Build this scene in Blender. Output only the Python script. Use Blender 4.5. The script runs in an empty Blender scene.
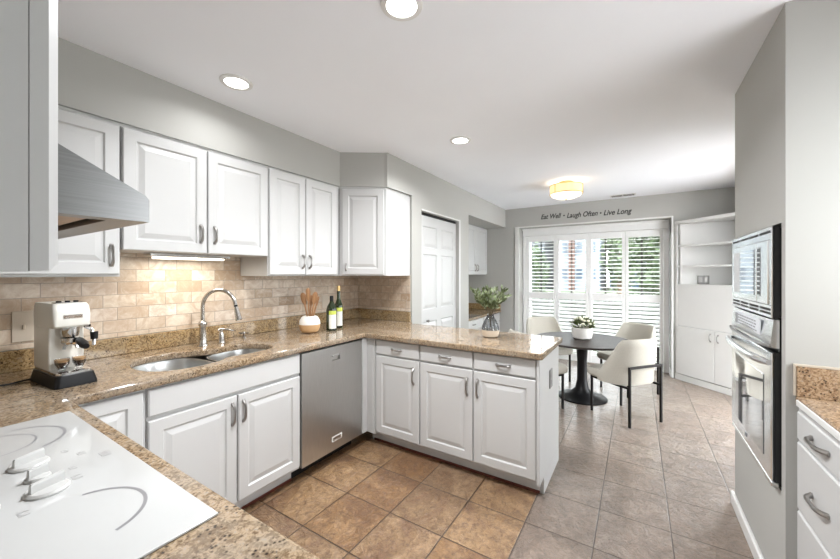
import bpy, bmesh, math, random
from mathutils import Vector, Matrix
PI = math.pi
S = bpy.context.scene
COL = S.collection
random.seed(7)

# ------------------------------------------------------------------ camera
TH = math.atan(217 / 345.5)
cam = bpy.data.cameras.new('camera')
cam.sensor_width = 36.0
cam.lens = 345.5 / 840 * 36.0
cam.shift_y = -(279.5 - 273.7) / 840
cam.clip_start = 0.02
cam.clip_end = 300
cam_o = bpy.data.objects.new('camera', cam)
COL.objects.link(cam_o)
cam_o.location = (0, 0, 1.391)
cam_o.rotation_euler = (PI / 2, 0, TH - PI / 2)
S.camera = cam_o

# ------------------------------------------------------------------ world, exposure
WORLD_STRENGTH = 6.0
w = bpy.data.worlds.new('sky')
S.world = w
w.use_nodes = True
bg = w.node_tree.nodes['Background']
bg.inputs['Color'].default_value = (0.93, 0.97, 1.0, 1)
bg.inputs['Strength'].default_value = WORLD_STRENGTH
S.view_settings.view_transform = 'Standard'
S.view_settings.look = 'None'
S.view_settings.exposure = 0.92
S.view_settings.gamma = 1.0
S.view_settings.use_curve_mapping = False
CAN_POWER = 6.0
FIXTURE_POWER = 1.5
UNDER_POWER = 1.3


def area_light(name, loc, size, power, color=(0.965, 0.98, 1.0), rot=(0, 0, 0), shape='DISK', size_y=None):
    l = bpy.data.lights.new(name, 'AREA')
    l.shape = shape
    l.size = size
    if size_y:
        l.size_y = size_y
    l.energy = power
    l.color = color
    o = bpy.data.objects.new(name, l)
    COL.objects.link(o)
    o.location = loc
    o.rotation_euler = rot
    return o


# ------------------------------------------------------------------ materials
def mat(name, col=(0.8, 0.8, 0.8), rough=0.5, metal=0.0, spec=0.5, noise=0.0, nscale=8.0, bump=0.0, bscale=60.0, emit=None, estr=0.0, coat=0.0):
    m = bpy.data.materials.new(name)
    m.use_nodes = True
    nt = m.node_tree
    b = nt.nodes['Principled BSDF']
    b.inputs['Base Color'].default_value = (*col, 1)
    b.inputs['Roughness'].default_value = rough
    b.inputs['Metallic'].default_value = metal
    b.inputs['Specular IOR Level'].default_value = spec
    b.inputs['Coat Weight'].default_value = coat
    tc = nt.nodes.new('ShaderNodeTexCoord')
    if noise > 0:
        n = nt.nodes.new('ShaderNodeTexNoise')
        n.inputs['Scale'].default_value = nscale
        n.inputs['Detail'].default_value = 4
        nt.links.new(tc.outputs['Object'], n.inputs['Vector'])
        r = nt.nodes.new('ShaderNodeValToRGB')
        r.color_ramp.elements[0].position = 0.3
        r.color_ramp.elements[1].position = 0.7
        r.color_ramp.elements[0].color = (*[c * (1 - noise) for c in col], 1)
        r.color_ramp.elements[1].color = (*[min(1, c * (1 + noise)) for c in col], 1)
        nt.links.new(n.outputs['Fac'], r.inputs['Fac'])
        nt.links.new(r.outputs['Color'], b.inputs['Base Color'])
    if bump > 0:
        n2 = nt.nodes.new('ShaderNodeTexNoise')
        n2.inputs['Scale'].default_value = bscale
        n2.inputs['Detail'].default_value = 3
        nt.links.new(tc.outputs['Object'], n2.inputs['Vector'])
        bp = nt.nodes.new('ShaderNodeBump')
        bp.inputs['Strength'].default_value = bump
        bp.inputs['Distance'].default_value = 0.005
        nt.links.new(n2.outputs['Fac'], bp.inputs['Height'])
        nt.links.new(bp.outputs['Normal'], b.inputs['Normal'])
    if emit:
        b.inputs['Emission Color'].default_value = (*emit, 1)
        b.inputs['Emission Strength'].default_value = estr
    return m


def ramp(nt, stops, src):
    r = nt.nodes.new('ShaderNodeValToRGB')
    el = r.color_ramp.elements
    while len(el) < len(stops):
        el.new(0.5)
    for e, (p, c) in zip(el, stops):
        e.position = p
        e.color = (*c, 1)
    nt.links.new(src, r.inputs['Fac'])
    return r.outputs['Color']


def mixc(nt, fac, a, b):
    n = nt.nodes.new('ShaderNodeMix')
    n.data_type = 'RGBA'
    for k, v in ((0, fac), (6, a), (7, b)):
        if isinstance(v, (int, float)):
            n.inputs[k].default_value = v
        elif isinstance(v, tuple):
            n.inputs[k].default_value = (*v, 1)
        else:
            nt.links.new(v, n.inputs[k])
    return n.outputs[2]


def mth(nt, op, a, b=None, c=None):
    n = nt.nodes.new('ShaderNodeMath')
    n.operation = op
    for i, v in enumerate((a, b, c)):
        if v is None:
            continue
        if isinstance(v, (int, float)):
            n.inputs[i].default_value = v
        else:
            nt.links.new(v, n.inputs[i])
    return n.outputs[0]


def noise_tex(nt, vec, scale, detail=4, rough=0.5, dist=0.0):
    n = nt.nodes.new('ShaderNodeTexNoise')
    n.inputs['Scale'].default_value = scale
    n.inputs['Detail'].default_value = detail
    n.inputs['Roughness'].default_value = rough
    n.inputs['Distortion'].default_value = dist
    if vec is not None:
        nt.links.new(vec, n.inputs['Vector'])
    return n.outputs['Fac']


def granite(name, base, mid, dark, grey, rough=0.07, speck=1.0):
    m = bpy.data.materials.new(name)
    m.use_nodes = True
    nt = m.node_tree
    b = nt.nodes['Principled BSDF']
    tc = nt.nodes.new('ShaderNodeTexCoord').outputs['Object']
    big = noise_tex(nt, tc, 6, 3, 0.6, 0.8)
    fine = noise_tex(nt, tc, 95, 4, 0.7, 0.4)
    med = noise_tex(nt, tc, 42, 5, 0.7, 1.0)
    lite = tuple(min(1, x * 1.5) for x in base)
    c = ramp(nt, [(0.36, mid), (0.46, base), (0.56, lite), (0.66, grey)], fine)
    c = mixc(nt, mth(nt, 'MULTIPLY', ramp(nt, [(0.50, (0, 0, 0)), (0.60, (1, 1, 1))], med), 0.75), c, mid)
    c = mixc(nt, mth(nt, 'MULTIPLY', ramp(nt, [(0.42, (0, 0, 0)), (0.62, (1, 1, 1))], big), 0.40), c, grey)
    v = nt.nodes.new('ShaderNodeTexVoronoi')
    v.inputs['Scale'].default_value = 110
    nt.links.new(tc, v.inputs['Vector'])
    sp = noise_tex(nt, tc, 34, 3, 0.6, 0.3)
    spot = ramp(nt, [(0.16, (1, 1, 1)), (0.46, (0, 0, 0))], v.outputs['Distance'])
    mask = mth(nt, 'MULTIPLY', spot, ramp(nt, [(0.46, (0, 0, 0)), (0.56, (1, 1, 1))], sp))
    mask = mth(nt, 'MULTIPLY', mask, speck)
    c = mixc(nt, mask, c, dark)
    nt.links.new(c, b.inputs['Base Color'])
    b.inputs['Roughness'].default_value = rough
    return m


def brick_tile(name, axis):
    """tumbled marble subway tile, 3 x 6 inch running bond; axis 'x' or 'y' runs along the wall"""
    m = bpy.data.materials.new(name)
    m.use_nodes = True
    nt = m.node_tree
    b = nt.nodes['Principled BSDF']
    tc = nt.nodes.new('ShaderNodeTexCoord').outputs['Object']
    sx = nt.nodes.new('ShaderNodeSeparateXYZ')
    nt.links.new(tc, sx.inputs[0])
    cx = nt.nodes.new('ShaderNodeCombineXYZ')
    nt.links.new(sx.outputs['X' if axis == 'x' else 'Y'], cx.inputs[0])
    nt.links.new(mth(nt, 'SUBTRACT', sx.outputs['Z'], 1.342 - 0.0745 * 10), cx.inputs[1])
    br = nt.nodes.new('ShaderNodeTexBrick')
    nt.links.new(cx.outputs[0], br.inputs['Vector'])
    br.inputs['Color1'].default_value = (0, 0, 0, 1)
    br.inputs['Color2'].default_value = (1, 1, 1, 1)
    br.inputs['Mortar'].default_value = (0.5, 0.5, 0.5, 1)
    br.inputs['Scale'].default_value = 1
    br.inputs['Mortar Size'].default_value = 0.0020
    br.inputs['Mortar Smooth'].default_value = 0.2
    br.inputs['Brick Width'].default_value = 0.155
    br.inputs['Row Height'].default_value = 0.0745
    br.offset = 0.42
    tone = ramp(nt, [(0.0, (0.45, 0.33, 0.23)), (0.25, (0.60, 0.50, 0.39)), (0.55, (0.68, 0.58, 0.47)), (0.8, (0.52, 0.40, 0.29)), (1.0, (0.74, 0.66, 0.57))], br.outputs['Color'])
    # per-brick shifted diagonal veins
    off = nt.nodes.new('ShaderNodeVectorMath')
    off.operation = 'MULTIPLY_ADD'
    nt.links.new(br.outputs['Color'], off.inputs[0])
    off.inputs[1].default_value = (7, 3, 5)
    nt.links.new(tc, off.inputs[2])
    vein = noise_tex(nt, off.outputs[0], 13, 5, 0.7, 1.2)
    c = mixc(nt, mth(nt, 'MULTIPLY', ramp(nt, [(0.38, (1, 1, 1)), (0.55, (0, 0, 0))], vein), 0.5), tone, (0.42, 0.28, 0.18))
    c = mixc(nt, mth(nt, 'MULTIPLY', ramp(nt, [(0.55, (0, 0, 0)), (0.72, (1, 1, 1))], vein), 0.5), c, (0.80, 0.74, 0.66))
    c = mixc(nt, br.outputs['Fac'], c, (0.36, 0.30, 0.24))
    nt.links.new(c, b.inputs['Base Color'])
    b.inputs['Roughness'].default_value = 0.38
    bp = nt.nodes.new('ShaderNodeBump')
    bp.inputs['Strength'].default_value = 0.5
    bp.inputs['Distance'].default_value = 0.003
    nt.links.new(mth(nt, 'SUBTRACT', 1.0, br.outputs['Fac']), bp.inputs['Height'])
    nt.links.new(bp.outputs['Normal'], b.inputs['Normal'])
    return m


def floor_tile(name):
    m = bpy.data.materials.new(name)
    m.use_nodes = True
    nt = m.node_tree
    b = nt.nodes['Principled BSDF']
    tc = nt.nodes.new('ShaderNodeTexCoord').outputs['Object']
    sx = nt.nodes.new('ShaderNodeSeparateXYZ')
    nt.links.new(tc, sx.inputs[0])
    fx = mth(nt, 'DIVIDE', mth(nt, 'SUBTRACT', sx.outputs['X'], 1.27 - 6.8), 0.34)
    fy = mth(nt, 'DIVIDE', mth(nt, 'SUBTRACT', sx.outputs['Y'], -0.155 - 6.86), 0.343)
    ix, iy = mth(nt, 'FLOOR', fx), mth(nt, 'FLOOR', fy)
    rx, ry = mth(nt, 'FRACT', fx), mth(nt, 'FRACT', fy)
    ex = mth(nt, 'MINIMUM', rx, mth(nt, 'SUBTRACT', 1.0, rx))
    ey = mth(nt, 'MINIMUM', ry, mth(nt, 'SUBTRACT', 1.0, ry))
    e = mth(nt, 'MINIMUM', ex, ey)
    grout = ramp(nt, [(0.004, (1, 1, 1)), (0.010, (0, 0, 0))], e)
    cv = nt.nodes.new('ShaderNodeCombineXYZ')
    nt.links.new(ix, cv.inputs[0])
    nt.links.new(iy, cv.inputs[1])
    wn = nt.nodes.new('ShaderNodeTexWhiteNoise')
    wn.noise_dimensions = '2D'
    nt.links.new(cv.outputs[0], wn.inputs['Vector'])
    hall = mth(nt, 'MAXIMUM', mth(nt, 'LESS_THAN', sx.outputs['Y'], 0.531), mth(nt, 'GREATER_THAN', sx.outputs['X'], 2.63))
    # per-tile offset so the slate figure breaks at each joint
    off = nt.nodes.new('ShaderNodeVectorMath')
    off.operation = 'MULTIPLY_ADD'
    nt.links.new(wn.outputs['Color'], off.inputs[0])
    off.inputs[1].default_value = (9, 9, 9)
    nt.links.new(tc, off.inputs[2])
    n1 = noise_tex(nt, off.outputs[0], 3.2, 6, 0.62, 1.6)
    n2 = noise_tex(nt, off.outputs[0], 34, 5, 0.75, 0.8)
    tone = ramp(nt, [(0.0, (0.30, 0.15, 0.055)), (0.3, (0.40, 0.225, 0.095)), (0.55, (0.36, 0.225, 0.115)), (0.8, (0.46, 0.275, 0.125)), (1.0, (0.34, 0.215, 0.12))], wn.outputs['Value'])
    tone2 = ramp(nt, [(0.0, (0.27, 0.19, 0.14)), (0.35, (0.34, 0.255, 0.20)), (0.7, (0.305, 0.22, 0.165)), (1.0, (0.37, 0.285, 0.225))], wn.outputs['Value'])
    tone = mixc(nt, hall, tone, tone2)
    dk = mixc(nt, hall, (0.19, 0.088, 0.042), (0.18, 0.135, 0.105))
    lt = mixc(nt, hall, (0.58, 0.38, 0.22), (0.42, 0.34, 0.28))
    fn = mixc(nt, hall, (0.17, 0.088, 0.042), (0.19, 0.145, 0.115))
    c = mixc(nt, mth(nt, 'MULTIPLY', ramp(nt, [(0.34, (1, 1, 1)), (0.52, (0, 0, 0))], n1), 0.75), tone, dk)
    c = mixc(nt, mth(nt, 'MULTIPLY', ramp(nt, [(0.52, (0, 0, 0)), (0.70, (1, 1, 1))], n1), 0.6), c, lt)
    c = mixc(nt, ramp(nt, [(0.42, (0, 0, 0)), (0.64, (0.8, 0.8, 0.8))], n2), c, fn)
    c = mixc(nt, grout, c, (0.105, 0.066, 0.042))
    nt.links.new(c, b.inputs['Base Color'])
    b.inputs['Roughness'].default_value = 0.34
    b.inputs['Specular IOR Level'].default_value = 0.8
    b.inputs['Coat Weight'].default_value = 0.6
    b.inputs['Coat Roughness'].default_value = 0.22
    bp = nt.nodes.new('ShaderNodeBump')
    bp.inputs['Strength'].default_value = 1.0
    bp.inputs['Distance'].default_value = 0.02
    h = mth(nt, 'ADD', mth(nt, 'MULTIPLY', n1, 1.0), mth(nt, 'MULTIPLY', noise_tex(nt, off.outputs[0], 14, 6, 0.7, 1.4), 1.5))
    h = mth(nt, 'SUBTRACT', h, mth(nt, 'MULTIPLY', grout, 0.9))
    nt.links.new(h, bp.inputs['Height'])
    nt.links.new(bp.outputs['Normal'], b.inputs['Normal'])
    return m


def brushed(name, col=(0.62, 0.62, 0.61), rough=0.3, stretch=(2, 2, 160)):
    m = bpy.data.materials.new(name)
    m.use_nodes = True
    nt = m.node_tree
    b = nt.nodes['Principled BSDF']
    b.inputs['Metallic'].default_value = 1
    tc = nt.nodes.new('ShaderNodeTexCoord').outputs['Object']
    mp = nt.nodes.new('ShaderNodeMapping')
    mp.inputs['Scale'].default_value = stretch
    nt.links.new(tc, mp.inputs['Vector'])
    n = noise_tex(nt, mp.outputs[0], 6, 3)
    nt.links.new(ramp(nt, [(0.3, tuple(c * 0.9 for c in col)), (0.7, tuple(min(1, c * 1.08) for c in col))], n), b.inputs['Base Color'])
    nt.links.new(mth(nt, 'MULTIPLY_ADD', n, 0.16, rough - 0.08), b.inputs['Roughness'])
    return m


def glass(name, tint=(1, 1, 1), refl=0.10, rough=0.0):
    m = bpy.data.materials.new(name)
    m.use_nodes = True
    nt = m.node_tree
    nt.nodes.remove(nt.nodes['Principled BSDF'])
    out = nt.nodes['Material Output']
    t = nt.nodes.new('ShaderNodeBsdfTransparent')
    t.inputs['Color'].default_value = (*tint, 1)
    g = nt.nodes.new('ShaderNodeBsdfGlossy')
    g.inputs['Roughness'].default_value = rough
    fr = nt.nodes.new('ShaderNodeLayerWeight')
    fr.inputs['Blend'].default_value = 0.3
    mx = nt.nodes.new('ShaderNodeMixShader')
    f = mth(nt, 'MULTIPLY_ADD', fr.outputs['Fresnel'], 0.5, refl * 0.4)
    nt.links.new(f, mx.inputs[0])
    nt.links.new(t.outputs[0], mx.inputs[1])
    nt.links.new(g.outputs[0], mx.inputs[2])
    nt.links.new(mx.outputs[0], out.inputs['Surface'])
    return m


def wood(name, a, b_, scale=(3, 30, 30), rough=0.45):
    m = bpy.data.materials.new(name)
    m.use_nodes = True
    nt = m.node_tree
    b = nt.nodes['Principled BSDF']
    tc = nt.nodes.new('ShaderNodeTexCoord').outputs['Object']
    mp = nt.nodes.new('ShaderNodeMapping')
    mp.inputs['Scale'].default_value = scale
    nt.links.new(tc, mp.inputs['Vector'])
    n = noise_tex(nt, mp.outputs[0], 2.0, 5, 0.6, 0.5)
    nt.links.new(ramp(nt, [(0.35, a), (0.68, b_)], n), b.inputs['Base Color'])
    b.inputs['Roughness'].default_value = rough
    return m


M_WALL = mat('wall_paint', (0.46, 0.455, 0.43), 0.75, bump=0.05, bscale=220, noise=0.015, nscale=1.5)
M_CEIL = mat('ceiling_paint', (0.91, 0.925, 0.965), 0.85, bump=0.06, bscale=160, noise=0.01, nscale=2)
M_TRIM = mat('trim_white', (0.76, 0.755, 0.74), 0.4, noise=0.01)
M_CAB = mat('cabinet_white', (0.585, 0.585, 0.58), 0.36, noise=0.012, nscale=3)
M_CABIN = mat('cabinet_box_white', (0.54, 0.54, 0.535), 0.45, noise=0.012)
M_TOE = mat('toe_kick_grey', (0.60, 0.60, 0.59), 0.5, noise=0.02)
M_QR = wood('redwood_trim', (0.10, 0.025, 0.016), (0.17, 0.045, 0.026), (3, 30, 30))
M_GRAN = granite('granite_gold', (0.27, 0.195, 0.122), (0.125, 0.074, 0.036), (0.028, 0.018, 0.013), (0.33, 0.29, 0.24))
M_GRAN2 = granite('granite_splash', (0.3264, 0.2256, 0.1128), (0.1632, 0.0912, 0.0379), (0.028, 0.0176, 0.012), (0.288, 0.24, 0.1715), rough=0.12, speck=1.0)
M_TILEX = brick_tile('travertine_tile_long', 'x')
M_TILEY = brick_tile('travertine_tile_short', 'y')
M_FLOOR = floor_tile('slate_floor_tile')
M_STEEL = brushed('brushed_steel', (0.60, 0.60, 0.585), 0.30)
M_STEELH = brushed('brushed_steel_hood', (0.25, 0.25, 0.25), 0.34, (2, 160, 160))
M_STEELD = brushed('brushed_steel_dishwasher', (0.60, 0.595, 0.58), 0.36, (160, 160, 2))
M_SINK = mat('sink_steel', (0.62, 0.63, 0.63), 0.33, metal=1.0, noise=0.02)
M_NICKEL = mat('satin_nickel', (0.36, 0.345, 0.33), 0.30, metal=1.0, noise=0.02)
M_FILTER = mat('brown_filter', (0.42, 0.25, 0.13), 0.35, metal=1.0, noise=0.15, nscale=30)  # brown metal with a mottled tone
M_CHROME = mat('chrome', (0.75, 0.75, 0.75), 0.1, metal=1.0, noise=0.01)
M_BLACK = mat('black_plastic', (0.008, 0.008, 0.009), 0.45, spec=0.25, noise=0.05)
M_BLKMET = mat('black_metal', (0.010, 0.008, 0.007), 0.5, spec=0.2, noise=0.05)
M_COOK = mat('white_ceramic_glass', (0.50, 0.505, 0.50), 0.14, noise=0.006, coat=0.3)
M_MARK = mat('grey_print', (0.22, 0.22, 0.23), 0.4, noise=0.02)
M_KNOB = mat('white_knob', (0.50, 0.50, 0.49), 0.3, noise=0.01)
M_ENAMEL = mat('cream_enamel', (0.74, 0.72, 0.66), 0.28, noise=0.012)
M_IVORY = mat('ivory_plate', (0.56, 0.49, 0.40), 0.4, noise=0.02)
M_WPLATE = mat('white_plate', (0.78, 0.77, 0.75), 0.4, noise=0.02)
M_GPLATE = mat('grey_plate', (0.26, 0.255, 0.25), 0.45, metal=0.0, noise=0.02)
M_COFFEE = mat('espresso', (0.035, 0.014, 0.007), 0.25, noise=0.1)
M_CREMA = mat('crema', (0.52, 0.32, 0.15), 0.5, noise=0.12, nscale=60)
M_GLASS = glass('clear_glass')
M_PANE = glass('window_pane', (0.97, 0.985, 0.98), 0.12)
M_DGLASS = mat('smoked_oven_glass', (0.16, 0.16, 0.16), 0.04, spec=1.0, noise=0.03, coat=1.0)
M_BOTTLE = mat('dark_green_glass', (0.016, 0.028, 0.010), 0.08, spec=0.7, noise=0.1)
M_LABELW = mat('paper_label', (0.78, 0.77, 0.70), 0.6, noise=0.05, nscale=40)
M_LABELG = mat('lime_label', (0.55, 0.62, 0.10), 0.6, noise=0.08, nscale=30)
M_FOIL = mat('gold_foil', (0.48, 0.34, 0.14), 0.4, metal=0.6, noise=0.05)
M_CERW = mat('white_ceramic', (0.80, 0.78, 0.74), 0.4, noise=0.02)
M_CERT = mat('tan_ceramic', (0.58, 0.36, 0.18), 0.55, noise=0.08, nscale=20)
M_WOODU = wood('utensil_wood', (0.27, 0.135, 0.058), (0.44, 0.24, 0.12), (30, 30, 3))
M_LEAF = mat('olive_leaf', (0.10, 0.13, 0.045), 0.55, noise=0.45, nscale=25)
M_LEAFP = mat('pale_leaf', (0.26, 0.31, 0.17), 0.55, noise=0.35, nscale=25)
M_STEM = mat('stem_brown', (0.10, 0.075, 0.035), 0.6, noise=0.2)
M_FLOWER = mat('cream_petals', (0.72, 0.71, 0.56), 0.6, noise=0.06, nscale=40)
M_VASE = glass('smoky_vase_glass', (0.78, 0.80, 0.82), 0.18)
M_VASED = mat('vase_rib', (0.05, 0.055, 0.065), 0.2, noise=0.1)
M_FABRIC = mat('cream_boucle', (0.55, 0.52, 0.455), 0.9, noise=0.05, nscale=120, bump=0.35, bscale=350)
M_TABLE = wood('dark_tabletop', (0.030, 0.024, 0.021), (0.062, 0.049, 0.043), (4, 40, 40), 0.5)
M_TABLE.node_tree.nodes['Principled BSDF'].inputs['Specular IOR Level'].default_value = 0.25
M_TBASE = mat('black_table_base', (0.012, 0.012, 0.013), 0.35, spec=0.3, noise=0.05)
M_LETTER = mat('black_vinyl', (0.015, 0.014, 0.013), 0.5, noise=0.05)
M_BULB = mat('lit_lens', (1, 1, 1), 0.5, noise=0.001, emit=(1, 0.97, 0.92), estr=6.0)


def translucent(name, col, emit, estr):
    m = mat(name, col, 0.6, noise=0.01, emit=emit, estr=estr)
    nt = m.node_tree
    t = nt.nodes.new('ShaderNodeBsdfTranslucent')
    t.inputs['Color'].default_value = (*col, 1)
    mx = nt.nodes.new('ShaderNodeMixShader')
    mx.inputs[0].default_value = 0.7
    nt.links.new(nt.nodes['Principled BSDF'].outputs[0], mx.inputs[1])
    nt.links.new(t.outputs[0], mx.inputs[2])
    nt.links.new(mx.outputs[0], nt.nodes['Material Output'].inputs['Surface'])
    return m


M_SHADE = translucent('lit_shade', (0.90, 0.77, 0.58), (1.0, 0.60, 0.30), 0.05)
M_SHADEB = translucent('lit_glass_bowl', (0.93, 0.86, 0.72), (1.0, 0.85, 0.55), 0.15)
M_BRASS = mat('aged_brass', (0.62, 0.45, 0.20), 0.3, metal=1.0, noise=0.03)
M_STRIP = mat('lit_strip', (1, 1, 1), 0.5, noise=0.001, emit=(1, 0.93, 0.78), estr=1.3)
M_SHUT = mat('shutter_white', (0.88, 0.88, 0.875), 0.45, noise=0.008)
M_DARKFR = mat('bronze_door_frame', (0.06, 0.055, 0.05), 0.45, noise=0.05)
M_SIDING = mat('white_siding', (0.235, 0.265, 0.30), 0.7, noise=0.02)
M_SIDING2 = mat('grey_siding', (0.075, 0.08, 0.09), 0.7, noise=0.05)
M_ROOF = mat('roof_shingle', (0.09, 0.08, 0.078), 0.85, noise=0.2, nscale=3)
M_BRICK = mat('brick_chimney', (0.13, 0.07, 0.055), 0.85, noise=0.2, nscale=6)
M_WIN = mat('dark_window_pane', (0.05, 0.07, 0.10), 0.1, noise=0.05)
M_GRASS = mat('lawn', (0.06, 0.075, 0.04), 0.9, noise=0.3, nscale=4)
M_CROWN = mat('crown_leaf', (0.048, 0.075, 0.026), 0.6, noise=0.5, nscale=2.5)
M_BARK = mat('bark', (0.13, 0.09, 0.06), 0.9, noise=0.3, nscale=8)
M_DECK = mat('deck_timber', (0.07, 0.066, 0.064), 0.7, noise=0.1)
M_DARK = mat('dark_void', (0.02, 0.018, 0.017), 0.6, noise=0.05)
M_CLOCK = mat('display_print', (0.72, 0.74, 0.78), 0.3, noise=0.05)


# ------------------------------------------------------------------ mesh builder
class MB:
    def __init__(s, O=None, u=None, n=None, su=1.0):
        s.su = su
        s.bm = bmesh.new()
        s.mats = [None]
        s.mi = 0
        s.frame(O, u, n)

    def frame(s, O=None, u=None, n=None):
        """local (right, out, up) seen from the front -> world"""
        if O is None:
            s.T = lambda p: Vector(p)
        else:
            O, u, n = Vector(O), Vector(u).normalized(), Vector(n).normalized()
            k = Vector((0, 0, 1))
            u = u * s.su
            s.T = lambda p: O + u * p[0] + n * p[1] + k * p[2]
        return s

    def use(s, m):
        if m not in s.mats:
            s.mats.append(m)
        s.mi = s.mats.index(m)
        return s

    def v(s, p):
        return s.bm.verts.new(s.T(p))

    def f(s, vs):
        try:
            fc = s.bm.faces.new(vs)
            fc.material_index = s.mi
            return fc
        except ValueError:
            return None

    def box(s, a, b, bev=0.0, seg=1):
        x0, x1 = sorted((a[0], b[0]))
        y0, y1 = sorted((a[1], b[1]))
        z0, z1 = sorted((a[2], b[2]))
        vs = [s.v(p) for p in ((x0, y0, z0), (x1, y0, z0), (x1, y1, z0), (x0, y1, z0), (x0, y0, z1), (x1, y0, z1), (x1, y1, z1), (x0, y1, z1))]
        fs = [s.f([vs[i] for i in q]) for q in ((0, 3, 2, 1), (4, 5, 6, 7), (0, 1, 5, 4), (1, 2, 6, 5), (2, 3, 7, 6), (3, 0, 4, 7))]
        if bev > 0:
            es = list({e for f in fs for e in f.edges})
            r = bmesh.ops.bevel(s.bm, geom=es, offset=bev, segments=seg, affect='EDGES', profile=0.6)
            for f in r['faces']:
                f.material_index = s.mi
        return s

    def loops(s, loops, cap0=True, cap1=True, closed=True):
        rows = [[s.v(p) for p in L] for L in loops]
        n = len(rows[0])
        for a, b in zip(rows, rows[1:]):
            for i in range(n if closed else n - 1):
                s.f([a[i], a[(i + 1) % n], b[(i + 1) % n], b[i]])
        if cap0:
            s.f(list(reversed(rows[0])))
        if cap1:
            s.f(rows[-1])
        return s

    def prism(s, poly, z0, z1):
        return s.loops([[(x, y, z0) for x, y in poly], [(x, y, z1) for x, y in poly]])

    def lathe(s, prof, c=(0, 0), seg=24, cap0=True, cap1=True):
        L = []
        for r, z in prof:
            L.append([(c[0] + r * math.cos(2 * PI * i / seg), c[1] + r * math.sin(2 * PI * i / seg), z) for i in range(seg)])
        return s.loops(L, cap0, cap1)

    def tube(s, pts, r, seg=10, flat=1.0):
        pts = [s.T(p) for p in pts]
        T0 = s.T
        s.T = lambda p: Vector(p)
        rs = r if isinstance(r, (list, tuple)) else [r] * len(pts)
        L = []
        ref = None
        for i, p in enumerate(pts):
            a = pts[max(i - 1, 0)]
            b = pts[min(i + 1, len(pts) - 1)]
            t = (b - a).normalized()
            if ref is None:
                ref = Vector((0, 0, 1)) if abs(t.z) < 0.9 else Vector((1, 0, 0))
            x = t.cross(ref).normalized()
            y = x.cross(t).normalized()
            ref = y
            L.append([p + x * (math.cos(2 * PI * k / seg) * rs[i]) + y * (math.sin(2 * PI * k / seg) * rs[i] * flat) for k in range(seg)])
        s.loops(L)
        s.T = T0
        return s

    def sphere(s, c, r, sx=1, sy=1, sz=1, seg=14, rings=8):
        prof = []
        for i in range(rings + 1):
            a = -PI / 2 + PI * i / rings
            prof.append((max(math.cos(a), 1e-3), math.sin(a)))
        L = [[(c[0] + r * sx * q * math.cos(2 * PI * k / seg), c[1] + r * sy * q * math.sin(2 * PI * k / seg), c[2] + r * sz * h) for k in range(seg)] for q, h in prof]
        return s.loops(L)

    def leaf(s, p, d, L, wd, up=None):
        p, d = Vector(p), Vector(d).normalized()
        up = up or Vector((random.uniform(-1, 1), random.uniform(-1, 1), random.uniform(0.2, 1)))
        x = d.cross(up)
        if x.length < 1e-3:
            x = d.cross(Vector((1, 0, 0)))
        x.normalize()
        nn = x.cross(d)
        q = [p, p + d * L * 0.45 + x * wd - nn * L * 0.04, p + d * L - nn * L * 0.15, p + d * L * 0.45 - x * wd - nn * L * 0.04]
        s.f([s.v(k) for k in q])

    def build(s, name, m=None, parent=None, smooth=False, normals=True):
        if normals:
            bmesh.ops.recalc_face_normals(s.bm, faces=s.bm.faces)
        me = bpy.data.meshes.new(name)
        s.bm.to_mesh(me)
        s.bm.free()
        mats = [m] + s.mats[1:]
        for k in mats:
            if k is not None:
                me.materials.append(k)
        if m is None:
            for p in me.polygons:
                p.material_index = max(0, p.material_index - 1)
        o = bpy.data.objects.new(name, me)
        COL.objects.link(o)
        if parent is not None:
            o.parent = parent
            root = parent
            chain = []
            while root is not None:
                chain.append(root)
                root = root.parent
            Mx = Matrix.Identity(4)
            for q in reversed(chain):
                Mx = Mx @ Matrix.LocRotScale(q.location, q.rotation_euler, None)
            me.transform(Mx.inverted())
        if smooth:
            for p in me.polygons:
                p.use_smooth = True
            me.set_sharp_from_angle(angle=math.radians(38))
        return o


def tag(o, label, cat, group=None):
    o['label'] = label
    o['category'] = cat
    if group:
        o['group'] = group
    return o


def thing(name, label, cat, loc, rz=0.0, group=None):
    o = bpy.data.objects.new(name, None)
    o.empty_display_size = 0.05
    COL.objects.link(o)
    o.location = loc
    o.rotation_euler = (0, 0, rz)
    return tag(o, label, cat, group)


def struct(o):
    o['kind'] = 'structure'
    return o


def sbox(name, a, b, m, bev=0):
    return struct(MB().box(a, b, bev).build(name, m))


# ------------------------------------------------------------------ setting: shell
ZC = 2.47
YS = 2.60      # sink wall
YD = 1.885     # pantry wall
XS = 2.853     # short return wall
XW = 5.716     # window wall
YT = -0.50     # oven tower face
sbox('floor', (-0.5, -3.2, -0.12), (6.30, 2.80, 0), M_FLOOR)
sbox('ceiling', (-0.40, -1.28, ZC), (6.30, 2.80, ZC + 0.12), M_CEIL)
# backsplash tile is set on the sink wall and the return wall
sbox('wall_sink_side', (-0.25, YS, 0), (XS + 0.12, YS + 0.12, ZC), M_WALL)
sbox('wall_cooktop_side', (-0.37, -1.27, 0), (-0.25, YS + 0.12, ZC), M_WALL)
sbox('wall_light_block', (-0.25, -1.27, 0), (0.95, -1.15, ZC), M_WALL)  # unseen wall added behind the camera to cut sky light on the left
sbox('wall_return', (XS, YD + 0.12, 0), (XS + 0.12, YS, ZC), M_WALL)
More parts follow.
